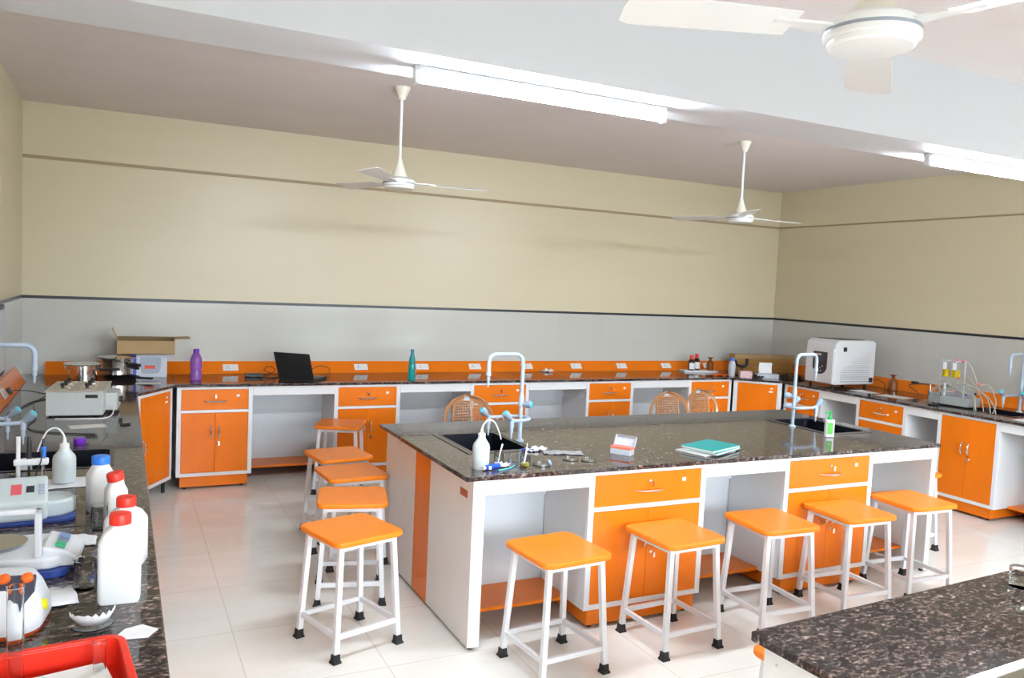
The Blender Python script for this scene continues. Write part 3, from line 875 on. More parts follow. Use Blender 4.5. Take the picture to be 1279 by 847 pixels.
# pipette: blue body lying down
t = thing('pipette', 'blue pipette filler lying in front of the wash bottle on the island', 'pipette', (1.625, 3.458, CT + .013), R(18))
bm = bmesh.new(); mx = Matrix.Rotation(R(90), 4, 'Y'); lathe(bm, [(.006, -.05), (.012, -.045), (.013, .04), (.008, .05)], 16, mx=mx); obj('barrel', bm, 'bluepl', t, smooth=True)
bm = bmesh.new(); lathe(bm, [(.009, -.062), (.010, -.056), (.010, -.048)], 14, mx=mx); obj('end_cap', bm, 'hdpe', t, smooth=True)
bm = bmesh.new(); lathe(bm, [(.007, .048), (.004, .07), (.0025, .12)], 12, mx=mx); obj('tip', bm, 'hdpe', t, smooth=True)
obj('thumb_wheel', B((-.035, -.02, -.019, -.008, -.008, .008)), 'hdpe', t, bevel=.002)
crumple('tissue', 'crumpled white tissue ball by the powder beaker on the island', 'tissue', (1.700, 3.49, CT), .05, .04, .035, 'tissue', 3)
crumple('tissue', 'crumpled tissue with a blue pen beside the left island tap', 'tissue', (2.045, 3.795, CT), .12, .05, .03, 'tissue', 5, R(10))
bm = bmesh.new(); tube(bm, [(1.965, 3.815, CT + .008), (2.02, 3.775, CT + .008), (2.035, 3.765, CT + .006)], [.006, .006, .002], 8)
tag(obj('pen', bm, 'navy', smooth=True), 'dark blue pen lying against the tissue near the left island sink', 'pen')
# film bag
crumple('plastic_bag', 'flat clear plastic bag lying on the island behind the glass dishes', 'plastic bag', (2.155, 3.70, CT), .21, .09, .012, 'film', 8, R(-22), flat=.2)
def dish(label, loc, r=.04, h=.014):
    bm = lathe(bmesh.new(), [(r - .002, 0), (r, .002), (r, h), (r - .002, h), (r - .002, .003), (.002, .003)], 32, cap=False)
    o = obj('petri_dish', bm, 'dishglass', smooth=True, loc=loc)
    tag(o, label, 'petri dish', 'glass petri dishes on the island')
dish('glass petri dish, left of the two beside each other near the front edge', (2.115, 3.545, CT))
dish('glass petri dish, right of the two, next to the pink topped tip box', (2.200, 3.500, CT))
dish('flat glass petri dish with a blue strip, right of the yellow liquid beaker', (1.905, 3.475, CT), .045)
bm = bmesh.new(); abox(bm, -.008, .008, -.035, .035, 0, .012)
tag(obj('bottle_cap', bm, 'skyblue', loc=(1.960, 3.495, CT + .001), rot=(0, R(25), R(-25)), bevel=.004), 'pale blue and white plastic clip leaning on a petri dish', 'clip')
stick('thin glass rod lying at the island front edge below the pipette', [(1.64, 3.415, CT + .004), (1.72, 3.445, CT + .004), (1.76, 3.49, CT + .004)], .003, 'tapknob', 'glass_rod', 'glass rod')
# tip box
t = thing('tip_box', 'small pipette tip box with coral rack and open clear lid on the island', 'box', (2.475, 3.60, CT), R(-56))
bm = bmesh.new(); prism(bm, rrect(-.06, .06, -.03, .03, .006), 0, .032); obj('tray', bm, 'clearpl', t, bevel=.002)
bm = bmesh.new(); prism(bm, rrect(-.061, .061, -.031, .031, .006), .032, .043); obj('rack', bm, 'coral', t, bevel=.002)
bm = bmesh.new()
mx = Matrix.Translation((0, .033, .036)) @ Matrix.Rotation(R(-32), 4, 'X')
for bx in ((-.06, .06, -.001, .002, 0, .06), (-.06, -.058, -.02, 0, 0, .06), (.058, .06, -.02, 0, 0, .06), (-.06, .06, -.02, 0, .058, .06)): abox(bm, *bx, mx)
obj('lid', bm, 'clearpl', t, bevel=.001)
# notebook pile
t = thing('notebook', 'teal covered notebook on top of the pile on the island', 'book', (3.045, 3.545, CT + .022), R(20))
obj('cover', B((-.15, .15, -.105, .105, .010, .0125), (-.15, .15, -.105, .105, 0, .0015)), 'tealbook', t, bevel=.001)
obj('pages', B((-.148, .147, -.102, .102, .0015, .010)), 'pages', t)
t2 = thing('notebook', 'lower teal notebook of the pile on the island', 'book', (3.055, 3.545, CT + .008), R(24))
obj('cover', B((-.15, .155, -.105, .105, .0115, .0135), (-.15, .155, -.105, .105, 0, .0015)), 'tealbook', t2, bevel=.001)
obj('pages', B((-.148, .152, -.102, .102, .0015, .0115)), 'pages', t2)
tag(obj('paper_sheaf', B((-.15, .15, -.10, .10, 0, .007)), 'paper', loc=(3.015, 3.55, CT + .0005), rot=(0, 0, R(15)), bevel=.002), 'white papers at the bottom of the notebook pile', 'papers')
# soap bottle
t = thing('soap_bottle', 'white hand wash bottle with green pump and label by the right island sink', 'bottle', (4.165, 3.708, CT), R(-25))
bm = bmesh.new()
prism(bm, rrect(-.031, .031, -.019, .019, .016), 0, .115); obj('body', bm, 'hdpe', t, smooth=True, bevel=.006, seg=3)
obj('label', B((-.021, .015, -.0205, -.019, .022, .098)), 'greenlabel', t)
obj('pump', lathe(bmesh.new(), [(.013, .115), (.013, .132), (.006, .134), (.005, .155), (.009, .157), (.009, .168)], 16), 'greencap', t, smooth=True)
bm = bmesh.new(); tube(bm, [(0, 0, .162), (-.03, -.01, .163), (-.036, -.012, .155)], .004, 8); obj('pump_spout', bm, 'greencap', t, smooth=True)
# small jar at the right edge of the foreground bench
t = thing('glass_jar', 'small glass jar with a steel lid at the right edge of the foreground bench', 'jar', (2.625, 1.525, CT))
obj('body', lathe(bmesh.new(), [(.030, 0), (.032, .003), (.032, .045), (.028, .05)], 24), 'glass', t, smooth=True)
obj('lid', lathe(bmesh.new(), [(.033, .048), (.034, .05), (.034, .062), (.031, .064)], 24), 'chrome', t, smooth=True)

# ------------------------------------------------------------------ left bench
def hdpe_bottle(label, loc, rz, w, d, h, capm, capr=.019, tilt=0.0):
    t = thing('reagent_bottle', label, 'bottle', loc, rz, 'square white plastic bottles on the left bench')
    bm = bmesh.new(); hb = h - .034
    rings = []
    for sx_, z in ((.94, 0), (1, .006), (1, hb * .72), (.97, hb * .80), (.72, hb * .93), (.46, hb), (.44, hb + .008)):
        k = sx_; rr = .014 if k > .8 else .010
        kx = w / 2 * k; ky = d / 2 * max(k, .46) if k < .8 else d / 2 * k
        if k < .5: kx = ky = capr * .93; rr = capr * .92
        rings.append([bm.verts.new((x, y, z)) for x, y in rrect(-kx, kx, -ky, ky, min(rr, kx * .98, ky * .98), 4)])
    n = len(rings[0])
    for k in range(len(rings) - 1):
        for i in range(n):
            j = (i + 1) % n; bm.faces.new((rings[k][i], rings[k][j], rings[k + 1][j], rings[k + 1][i]))
    bm.faces.new(rings[0][::-1]); bm.faces.new(rings[-1])
    obj('body', bm, 'hdpe', t, smooth=True, ang=50)
    mx = Matrix.Translation((0, 0, hb + .004)) @ Matrix.Rotation(tilt, 4, 'Y')
    bm = bmesh.new(); lathe(bm, [(capr * .8, 0), (capr * 1.04, .0005), (capr * 1.04, .024), (capr * .96, .029), (capr * .8, .030)], 28, mx=mx)
    obj('cap', bm, capm, t, smooth=True, ang=50)
    return t
hdpe_bottle('square white plastic bottle with a blue cap on the left bench', (-.064, 3.245, CT), R(20), .085, .075, .205, 'bluecap', .030)
hdpe_bottle('square white bottle with a tilted red cap, next to the blue capped one', (-.012, 3.08, CT), R(12), .070, .065, .180, 'red', .027, R(-12))
hdpe_bottle('large square white bottle with red cap, second nearest on the left bench', (.018, 2.645, CT), R(-14), .115, .075, .205, 'red', .027)
hdpe_bottle('large square white bottle with red cap, nearest on the left bench', (.002, 2.345, CT), R(-4), .104, .075, .240, 'red', .0265)
beaker('small empty glass beaker in front of the blue capped bottle', (-.062, 3.015, CT), .026, .085)
beaker('empty glass measuring tumbler in front of the nearest white bottle', (-.085, 2.46, CT), .028, .085, 'tumbler', cat='tumbler')
tag(obj('bottle_cap', lathe(bmesh.new(), [(.014, 0), (.014, .02), (.012, .022)], 16), 'navy', loc=(-.045, 2.515, CT), smooth=True), 'small dark blue cap behind the nearest white bottle', 'cap')
tag(obj('bottle_cap', lathe(bmesh.new(), [(.027, 0), (.029, .003), (.029, .026), (.026, .03), (.012, .031)], 24), 'purplecap', loc=(-.184, 4.50, CT), smooth=True), 'purple screw cap lying behind the left sink', 'cap')
crumple('wipes_pack', 'crumpled white wipes pack under the left wash bottle', 'wipes', (-.20, 3.69, CT), .20, .16, .006, 'tissue', 11, R(5), n=10)
tag(obj('leaflet', B((-.09, .09, -.05, .05, 0, .0015)), 'paper', loc=(-.165, 4.985, CT), rot=(0, 0, R(8))), 'white leaflet lying in front of the water bath', 'paper')
# water bath
t = thing('water_bath', 'grey metal laboratory water bath with steel ring lids on the left bench', 'water bath', (-.395, 5.325, CT), R(-5))
obj('body', B((0, .300, 0, .42, .008, .150)), 'bath', t, bevel=.003)
obj('top_plate', B((-.006, .306, -.006, .426, .150, .158)), 'bathtop', t, bevel=.002)
for x in (.03, .26):
    for y in (.03, .41): obj('foot', cyl(.014, 0, .009, (x, y), 10), 'rubber', t)
for i in range(3):
    for j in range(2):
        cx, cy = .075 + j * .13, .08 + i * .13
        l = obj('ring_lid', lathe(bmesh.new(), [(.045, .203), (.045, .207), (.038, .212), (.012, .216), (.004, .216)], 24, (cx, cy, -.048)), 'lid', t, smooth=True)
        obj('lid_knob', lathe(bmesh.new(), [(.006, .216), (.012, .226), (.012, .236), (.008, .240)], 14, (cx, cy, -.048)), 'wood', l, smooth=True)
obj('name_plate', B((.205, .272, -.002, 0, .112, .132)), 'black', t)
cb = obj('control_box', B((.300, .365, .12, .34, .02, .125)), 'bath', t, bevel=.003)
bm = bmesh.new(); lathe(bm, [(.018, 0), (.016, .02)], 16, mx=Matrix.Translation((.365, .24, .07)) @ Matrix.Rotation(R(90), 4, 'Y')); obj('dial', bm, 'black', cb, smooth=True)
def cable(label, pts, r=.0035, m='black', per=6, name='cable'):
    bm = bmesh.new(); tube(bm, smoothpath(pts, per), r, 6); return tag(obj(name, bm, m, smooth=True), label, 'cable')
z = CT + .004
cable('black power cable from the left socket box curling towards the water bath', [(WL + .075, 5.95, CT + .075), (-.55, 6.1, CT + .05), (-.45, 6.25, z), (-.35, 6.3, z), (-.40, 6.12, z), (-.52, 5.9, z), (-.56, 5.6, z)])
cable('grey cable winding from the left socket box to the sink', [(-.50, 5.85, z), (-.47, 5.55, z), (-.44, 5.25, z), (-.46, 5.05, z), (-.42, 4.9, z), (-.30, 4.80, z), (-.12, 4.72, z)], .003)
cable('thin white cable running in front of the water bath', [(-.07, 5.42, CT + .05), (-.04, 5.35, CT + .03), (-.07, 5.24, z), (-.20, 5.22, z), (-.34, 5.24, z)], .0035, 'hdpe')
tag(obj('plug', B((-.022, .022, -.02, .02, -.012, .012)), 'black', loc=(WL + .082, 5.93, CT + .075), rot=(0, R(55), 0), bevel=.005), 'black plug pushed into the left sloping socket box', 'plug')
tag(obj('plug', B((-.035, .035, -.022, .022, 0, .03)), 'black', loc=(-.36, 6.55, CT + .001), rot=(0, 0, R(10)), bevel=.007), 'black plug lying on the bench left of the steel pots', 'plug')
cable('black cable looping from the loose plug by the steel pots', [(-.33, 6.55, CT + .02), (-.36, 6.45, z), (-.45, 6.42, z), (-.48, 6.50, z), (-.42, 6.56, z), (-.34, 6.38, z), (-.22, 6.25, z)])

# pots
t = thing('steel_pot', 'shiny steel cooking pot with lid and black handle, front one', 'pot', (-.262, 6.80, CT))
obj('body', lathe(bmesh.new(), [(.085, 0), (.095, .006), (.097, .115), (.122, .118), (.122, .148)], 36), 'steel', t, smooth=True, ang=30)
obj('lid', lathe(bmesh.new(), [(.128, .148), (.130, .152), (.125, .158), (.05, .164), (.0, .165)], 36, cap=False), 'chrome', t, smooth=True)
bm = bmesh.new(); bar(bm, (.11, -.02, .11), (.25, -.05, .115), .028, .022); obj('handle', bm, 'wood', t, bevel=.007)
t = thing('pressure_cooker', 'steel pressure cooker with black handles behind the front pot', 'pot', (-.03, 7.10, CT + .03))
obj('body', lathe(bmesh.new(), [(.09, 0), (.115, .012), (.115, .11), (.12, .13), (.11, .14)], 32), 'steel', t, smooth=True)
obj('lid', lathe(bmesh.new(), [(.14, .14), (.142, .146), (.09, .158), (.03, .162), (.0, .163)], 32, cap=False), 'chrome', t, smooth=True)
bm = bmesh.new(); bar(bm, (.08, -.09, .10), (.16, -.19, .095), .03, .024); bar(bm, (.08, -.09, .075), (.15, -.18, .07), .03, .02); obj('handle', bm, 'wood', t, bevel=.006)
t = thing('frying_pan', 'black pan lying under the pressure cooker', 'pan', (.0, 7.0, CT))
obj('body', lathe(bmesh.new(), [(.10, 0), (.135, .028), (.132, .028), (.098, .004)], 32), 'wood', t, smooth=True)
bm = bmesh.new(); bar(bm, (.12, -.06, .025), (.22, -.16, .03), .028, .016); obj('handle', bm, 'wood', t, bevel=.006)

# printed box and open carton
t = thing('product_box', 'white and purple printed box showing a cooking pot, under the open carton', 'box', (.075, 7.16, CT), R(0))
obj('box_body', B((-.03, .265, 0, .18, 0, .195)), 'boxwhite', t, bevel=.002)
obj('purple_side_print', B((-.03, .035, -.001, 0, 0, .195)), 'boxblue', t)
bm = bmesh.new()
prism(bm, [(.070, .050), (.085, .030), (.195, .030), (.210, .050), (.220, .125), (.215, .165), (.065, .165), (.060, .125)], .0005, .0015, mx=Matrix.Rotation(R(90), 4, 'X'))
obj('printed_pot', bm, 'potprint', t)
obj('printed_red_label', B((.095, .175, -.0022, -.0015, .07, .098)), 'redprint', t)
t = thing('cardboard_carton', 'open brown cardboard carton with raised flap on top of the printed box', 'carton', (.035, 7.09, CT + .1955), R(0))
obj('inner_wall', B((-.07, .36, .236, .244, .004, .125)), 'carddark', t)
obj('carton_walls', B((-.07, .36 - .0, 0, .004, 0, .110), (-.07, -.066, .004, .24, 0, .125), (.356, .36, .004, .24, 0, .125), (-.07, .36, 0, .244, 0, .004)), 'card', t)
bm = bmesh.new(); abox(bm, -.07, .36, 0, .15, 0, .003, Matrix.Translation((0, .244, .125)) @ Matrix.Rotation(R(-30), 4, 'X')); obj('flap', bm, 'carddark', t)
bm = bmesh.new(); abox(bm, 0, .12, .0, .24, 0, .003, Matrix.Translation((.36, .0, .125)) @ Matrix.Rotation(R(-2), 4, 'Y')); obj('flap', bm, 'card', t)
bm = bmesh.new(); abox(bm, -.003, 0, .0, .24, 0, .085, Matrix.Translation((-.07, .0, .125)) @ Matrix.Rotation(R(-22), 4, 'Y')); obj('flap', bm, 'card', t)
tag(obj('leaflet', B((-.09, .09, -.05, .05, 0, .0015)), 'paper', loc=(.19, 6.78, CT + .0005), rot=(0, 0, R(-5))), 'small white paper on the bench in front of the printed box', 'paper')

# drink bottles
def drink_bottle(name, label, loc, prof, capprof, m, cm):
    t = thing(name, label, 'bottle', loc)
    obj('body', lathe(bmesh.new(), prof, 24), m, t, smooth=True)
    obj('cap', lathe(bmesh.new(), capprof, 18), cm, t, smooth=True)
drink_bottle('water_bottle', 'purple plastic water bottle on the back bench', (.548, 6.94, CT), [(.038, 0), (.044, .008), (.045, .07), (.040, .085), (.045, .10), (.046, .16), (.042, .185), (.028, .215), (.022, .222)], [(.023, .22), (.023, .254), (.020, .258)], 'purple', 'purplecap')
drink_bottle('water_bottle', 'teal plastic water bottle on the back bench', (2.348, 6.79, CT), [(.030, 0), (.033, .006), (.033, .13), (.028, .15), (.031, .165), (.024, .205), (.013, .24), (.013, .245)], [(.0145, .243), (.0145, .275), (.012, .278)], 'teal', 'tealcap')

# laptop, facing right/back; its lid back towards the camera
t = thing('laptop', 'open black laptop turned away on the back bench', 'laptop', (1.41, 6.985, CT), R(46))
obj('base', B((-.165, .165, -.235, .0, 0, .022)), 'screen', t, bevel=.003)
obj('keyboard', B((-.145, .145, -.150, -.02, .022, .0235)), 'keys', t)
obj('touchpad', B((-.04, .04, -.215, -.165, .022, .0228)), 'steel', t)
bm = bmesh.new(); abox(bm, -.165, .165, 0, .010, 0, .245, Matrix.Translation((0, -.002, .018)) @ Matrix.Rotation(R(-24), 4, 'X'))
sc = obj('screen_lid', bm, 'screen', t, bevel=.003)
t.rotation_euler = (0, 0, R(141)); t.location = (1.345, 6.87, CT)
tag(obj('power_adapter', B((-.075, .075, -.03, .03, 0, .032)), 'black', loc=(1.03, 7.11, CT + .0005), rot=(0, 0, R(-8)), bevel=.006), 'black laptop power adapter on the back bench', 'power adapter')
cable('tangled black charger cable between the adapter and the laptop', [(1.10, 7.10, z + .01), (1.16, 7.15, z + .01), (1.22, 7.2, CT + .05), (1.17, 7.22, CT + .08), (1.13, 7.2, CT + .05), (1.2, 7.12, CT + .02), (1.3, 7.05, z), (1.36, 6.98, z)])
cable('second loop of black charger cable lying in front of the adapter', [(1.06, 7.06, z + .004), (1.15, 7.03, z), (1.24, 7.06, z), (1.30, 6.98, z), (1.22, 6.92, z), (1.30, 6.88, z)], .0035)
cable('thin black cable from the socket behind the laptop', [(1.50, 7.38, CT + .06), (1.56, 7.36, CT + .03), (1.64, 7.33, CT + .07), (1.72, 7.30, CT + .05), (1.70, 7.2, CT + .02), (1.62, 7.1, z)], .003)
tag(obj('plug', B((-.022, .022, -.035, 0, -.022, .022)), 'navy', loc=(1.475, 7.375, CT + .055), rot=(-tilt, 0, 0), bevel=.005), 'dark plug in the socket behind the laptop', 'plug')
crumple('tissue', 'small crumpled tissue at the foot of the socket box, right of the left tap', 'tissue', (4.02, 7.30, CT), .11, .06, .05, 'tissue', 21)

# right back corner
tag(obj('tray', B((-.20, .22, -.075, .075, 0, .020)), 'hdpe', loc=(5.93, 7.20, CT + .0005), rot=(0, 0, R(-14)), bevel=.004), 'white tray under the three dark bottles in the right back corner', 'tray')
def reagent(label, loc, body, cap, capm, label_on=True, r=.031, h=.12, name='reagent_bottle', stop=False):
    t = thing(name, label, 'bottle', loc, 0, 'reagent bottles in the right back corner')
    obj('body', lathe(bmesh.new(), [(r * .93, 0), (r, .004), (r, h * .68), (r * .8, h * .82), (r * .42, h * .92), (r * .42, h)], 24), body, t, smooth=True)
    if stop: obj('stopper', lathe(bmesh.new(), [(r * .42, h), (r * .35, h + .01), (r * .9, h + .022), (r * .9, h + .028)], 20), body, t, smooth=True)
    else: obj('cap', lathe(bmesh.new(), [(r * .58, h - .014), (r * .55, h + .03), (r * .3, h + .034)], 18), capm, t, smooth=True)
    if label_on:
        bm = bmesh.new(); n = 14; a0, a1 = R(-165), R(-30); v = []
        for i in range(n + 1):
            a = a0 + (a1 - a0) * i / n; v.append((bm.verts.new(((r + .0008) * math.cos(a), (r + .0008) * math.sin(a), h * .10)), bm.verts.new(((r + .0008) * math.cos(a), (r + .0008) * math.sin(a), h * .60))))
        for i in range(n): bm.faces.new((v[i][0], v[i + 1][0], v[i + 1][1], v[i][1]))
        obj('label', bm, 'sticker', t)
zt = CT + .021
reagent('dark bottle with red cap and white label, left one on the tray', (5.82, 7.19, zt), 'amberdark', True, 'red', r=.037, h=.140)
reagent('dark bottle with red cap and white label, middle one on the tray', (5.935, 7.24, zt), 'amberdark', True, 'red', r=.037, h=.150)
reagent('amber stoppered bottle at the right of the tray', (6.065, 7.16, zt), 'amber', True, 'red', False, .040, .125, stop=True)
crumple('cloth', 'orange cloth lying in front of the bottle tray', 'cloth', (5.97, 6.84, CT), .24, .10, .03, 'orangecloth', 31, R(-15))
t = thing('spray_bottle', 'clear bottle with a blue cap in the right back corner', 'bottle', (5.935, 6.80, CT))
t.location = (6.06, 6.79, CT)
obj('body', lathe(bmesh.new(), [(.036, 0), (.039, .006), (.039, .13), (.028, .165), (.018, .175)], 24), 'clearpl', t, smooth=True)
obj('cap', lathe(bmesh.new(), [(.023, .172), (.023, .198), (.02, .202)], 18), 'bluecap', t, smooth=True)
tag(obj('pipette_carton', B((-.065, .065, -.045, .045, 0, .072)), 'pinkbox', loc=(6.14, 6.66, CT + .0005), rot=(0, 0, R(-28)), bevel=.003), 'small pink and white carton in the right back corner', 'carton')
# black holder above carton
t = thing('pipette_stand', 'black forked stand behind the pink and white carton', 'stand', (6.27, 6.86, CT), R(-28))
obj('base', B((-.06, .06, -.04, .04, 0, .014)), 'black', t, bevel=.004)
obj('column', cyl(.010, .014, .10), 'black', t)
bm = bmesh.new(); tube(bm, smoothpath([(-.075, 0, .165), (-.06, 0, .12), (0, 0, .10), (.045, 0, .12), (.05, 0, .19)], 5), [.014] * 10 + [.018] * 11, 8); obj('fork', bm, 'black', t, smooth=True)
t = thing('tissue_holder', 'white plastic holder standing in front of the long brown carton', 'holder', (6.38, 6.60, CT), R(-28))
obj('base', B((-.11, .13, -.05, .05, 0, .05)), 'clearpl', t, bevel=.004)
obj('upright_panel', B((-.085, .055, -.015, -.0, .05, .17)), 'hdpe', t, bevel=.002)
obj('ledge', B((-.085, .055, -.03, -.015, .055, .075), (-.085, .055, -.03, -.015, .15, .16)), 'hdpe', t, bevel=.002)
crumple('cable_bundle', 'dark tangled cable bundle right of the white holder', 'cable', (6.66, 6.50, CT), .26, .12, .07, 'black', 41, R(-30))
crumple('glove', 'dark rubber glove left of the white holder', 'glove', (6.26, 6.60, CT), .10, .10, .06, 'black', 43)
t = thing('long_carton', 'long low brown cardboard carton standing in the right back corner', 'carton', (6.40, 7.13, CT), R(-9))
obj('box_body', B((0, .80, 0, .12, 0, .21)), 'cardlong', t, bevel=.002)
obj('lid_flap', B((-.002, .802, -.003, 0, .165, .213)), 'card', t)

# bench-top machine
t = thing('ice_machine', 'boxy white bench machine with dark rounded control panel by the right wall', 'machine', (6.455, 5.735, CT), R(0))
bw, bd, z0, z1 = .58, .385, .035, .49
bm = bmesh.new(); ngon_side(bm, [(0, z0), (bw, z0), (bw, z1 - .02), (bw - .05, z1), (.05, z1), (0, z1 - .035)], 'y', 0, bd)
obj('housing', bm, 'appl', t, bevel=.016, seg=4)
obj('front_door', B((-.012, 0, .015, bd - .015, z0 + .01, z1 - .085)), 'appllight', t, bevel=.004)
bm = bmesh.new()
py0, py1, pz0, pz1 = .09, .275, .13, .36; P = [(py0, pz1), (py1, pz1)]; r_ = (py1 - py0) / 2
for i in range(13):
    a = -PI * i / 12; P.append(((py0 + py1) / 2 + r_ * math.cos(a), pz0 + r_ * .9 + r_ * .9 * math.sin(a)))
ngon_side(bm, P, 'x', -.014, -.011); cp = obj('control_panel', bm, 'panel', t)
bm = bmesh.new()
for a_, b_ in ((.14, .21), (.17, .19), (.20, .23), (.22, .19), (.16, .16), (.20, .15)): abox(bm, -.0155, -.014, a_, a_ + .012, b_, b_ + .008)
obj('buttons', bm, 'socket', cp)
obj('logo_plate', B((-.0155, -.014, .17, .25, .325, .34)), 'pinkbox', cp)
bm = bmesh.new()
for i in range(17):
    for j in range(14):
        x = .09 + i * .0245; zz_ = z0 + .03 + j * .0235; sh = .012 - .0006 * j
        if (j < 5 and x < .45) or (x > .09 + (j - 5) * .042 and x < .50): abox(bm, x, x + sh, -.0012, .001, zz_, zz_ + sh * .7)
o = obj('vent_slots', bm, 'hole', t)
obj('logo_plate', B((.105, .155, -.002, 0, z1 - .115, z1 - .07)), 'black', t, bevel=.001)
obj('top_lid', B((.11, .45, .04, .345, z1, z1 + .006)), 'panel', t, bevel=.003)
for x in (.04, bw - .07):
    for y in (.05, bd - .05): obj('foot', cyl(.015, 0, z0, (x, y), 12), 'rubber', t)
obj('power_plug', B((.50, .535, -.02, 0, .06, .11)), 'black', t, bevel=.004)
cable('black power cable hanging from the white bench machine', [(6.99, 5.71, CT + .09), (7.05, 5.68, CT + .085), (7.10, 5.66, CT + .05), (7.09, 5.64, CT + .01), (7.02, 5.50, z)], .0035)
reagent('amber bottle with flat stopper standing right of the white machine', (7.03, 5.50, CT), 'amber', True, 'red', False, .045, .14, stop=True)
tag(obj('leaflet', B((-.10, .10, -.14, .14, 0, .0015)), 'paper', loc=(6.62, 5.15, CT + .0005), rot=(0, 0, R(10))), 'pale paper sheet on the right wall bench', 'paper')
tag(obj('leaflet', B((-.08, .08, -.12, .12, 0, .0015)), 'paper', loc=(6.62, 5.50, CT + .0005), rot=(0, 0, R(-8))), 'white paper on the bench near the corner of the white machine', 'paper')

# tubing kit
kx, ky = 6.72, 4.67
t = thing('perfusion_kit', 'clear bench apparatus with two yellow filled cylinders and tubing by the right sink', 'apparatus', (kx, ky, CT), R(-82))
obj('base_box', B((-.13, .23, -.12, .09, .012, .085)), 'kitbase', t, bevel=.004)
obj('under_frame', B((-.10, .20, -.10, .07, 0, .012)), 'black', t)
obj('rear_panel', B((-.10, .20, .05, .056, .085, .19)), 'clearpl', t)
for x in (-.042, .045):
    c = obj('cylinder', lathe(bmesh.new(), [(.033, .25), (.033, .395)], 20, (x, 0, 0)), 'glass', t, smooth=True)
    obj('yellow_fluid', cyl(.032, .251, .315, (x, 0)), 'yellow', c, smooth=True)
    obj('cylinder_top', cyl(.034, .39, .40, (x, 0)), 'clearpl', c)
    obj('label', B((x - .017, x + .017, -.0345, -.0335, .32, .38)), 'sticker', c)
obj('cross_bar', B((-.10, .13, -.004, .004, .400, .406)), 'clearpl', t)
for x in (-.09, .12): obj('post', cyl(.006, .085, .402, (x, 0), 8), 'clearpl', t)
obj('post', cyl(.010, .085, .19, (-.02, -.05), 10), 'socket', t)
for k, P in enumerate([[(-.06, 0, .25), (-.07, -.05, .15), (0, -.07, .14), (.10, -.08, .17), (.20, -.1, .10)],
          [(.06, 0, .25), (.08, -.04, .15), (.02, -.08, .12), (-.08, -.09, .15), (-.12, -.1, .09)],
          [(.06, 0, .40), (.14, 0, .40), (.22, -.02, .28), (.27, -.05, .16), (.33, -.10, .09), (.36, -.12, .00), (.37, -.12, -.08)],
          [(.09, 0, .20), (.17, -.02, .20), (.26, -.04, .17), (.36, -.06, .12), (.44, -.10, .03), (.46, -.1, -.08)],
          [(.12, -.02, .13), (.22, -.03, .15), (.33, -.06, .13), (.40, -.12, .07), (.43, -.15, .00), (.44, -.12, -.08)],
          [(-.13, -.02, .10), (-.05, -.05, .17), (.03, -.05, .18), (.12, -.06, .14), (.24, -.08, .12), (.29, -.12, .03), (.31, -.13, -.06)],
          [(.18, -.04, .16), (.30, .02, .22), (.36, .03, .15), (.40, .0, .05), (.385, -.05, -.06)],
          [(.10, 0, .25), (.16, .0, .26), (.23, -.02, .20), (.27, -.04, .15), (.24, -.06, .11)],
          [(-.12, -.03, .12), (-.08, -.03, .20), (0, -.04, .21), (.10, -.05, .19), (.17, -.06, .17)],
          [(.02, -.06, .10), (.08, -.07, .19), (.16, -.05, .21), (.22, .0, .15), (.21, .03, .09)],
          [(-.10, .02, .17), (0, .03, .16), (.08, .02, .13), (.18, .02, .10), (.25, -.04, .05), (.27, -.10, .0), (.28, -.09, -.05)]]):
    bm = bmesh.new(); tube(bm, smoothpath(P, 6), .0042, 7); obj('tubing', bm, 'tubing', t, smooth=True)
for x, y, zc, m in ((.02, -.06, .18, 'pcb'), (-.05, -.02, .15, 'pcb'), (.10, -.02, .16, 'pcb'), (.06, -.05, .13, 'orangetrim'), (.19, -.09, .115, 'navy'), (.25, -.05, .13, 'rubber'), (.10, 0, .402, 'pinkbtn'), (.045, 0, .405, 'pinkbtn'), (.26, -.03, .22, 'pinkbtn'), (.09, -.03, .25, 'pinkbtn')):
    obj('connector', lathe(bmesh.new(), [(.002, -.012), (.012, -.006), (.012, .006), (.002, .012)], 12, (x, y, zc)), m, t, smooth=True)
t = thing('clamp_rod', 'horizontal rod with black clamp left of the tubing apparatus', 'clamp', (6.72, 4.86, CT))
obj('stand_rod', cyl(.006, 0, .17), 'chrome', t)
bm = bmesh.new(); tube(bm, [(-.08, .10, .165), (.02, -.16, .165)], .004, 8); obj('cross_rod', bm, 'chrome', t)
obj('clamp', B((-.10, -.05, .08, .13, .15, .175)), 'black', t, bevel=.004)
obj('foot_plate', B((-.05, .05, -.05, .05, 0, .006)), 'steel', t)
beaker('tall clear glass beaker in front of the tubing apparatus', (6.50, 4.66, CT), .05, .13)
cable('black cable coiling on the right bench beside the tubing apparatus', [(7.14, 5.02, CT + .08), (7.0, 5.1, CT + .12), (6.9, 5.22, CT + .10), (6.88, 5.10, CT + .04), (6.72, 4.98, z), (6.6, 4.95, z), (6.55, 4.85, z)], .004)
t = thing('bottle_cap', 'white round cap on paper at the right edge of the right bench', 'cap', (6.60, 3.86, CT))
obj('cap_body', lathe(bmesh.new(), [(.03, 0), (.03, .02), (.018, .035), (.0, .04)], 20, cap=False), 'hdpe', t, smooth=True)
tag(obj('leaflet', B((-.09, .09, -.07, .07, 0, .0015)), 'tissue', loc=(6.52, 3.85, CT - .0005 + .001)), 'white sheet under the round cap on the right bench', 'paper')

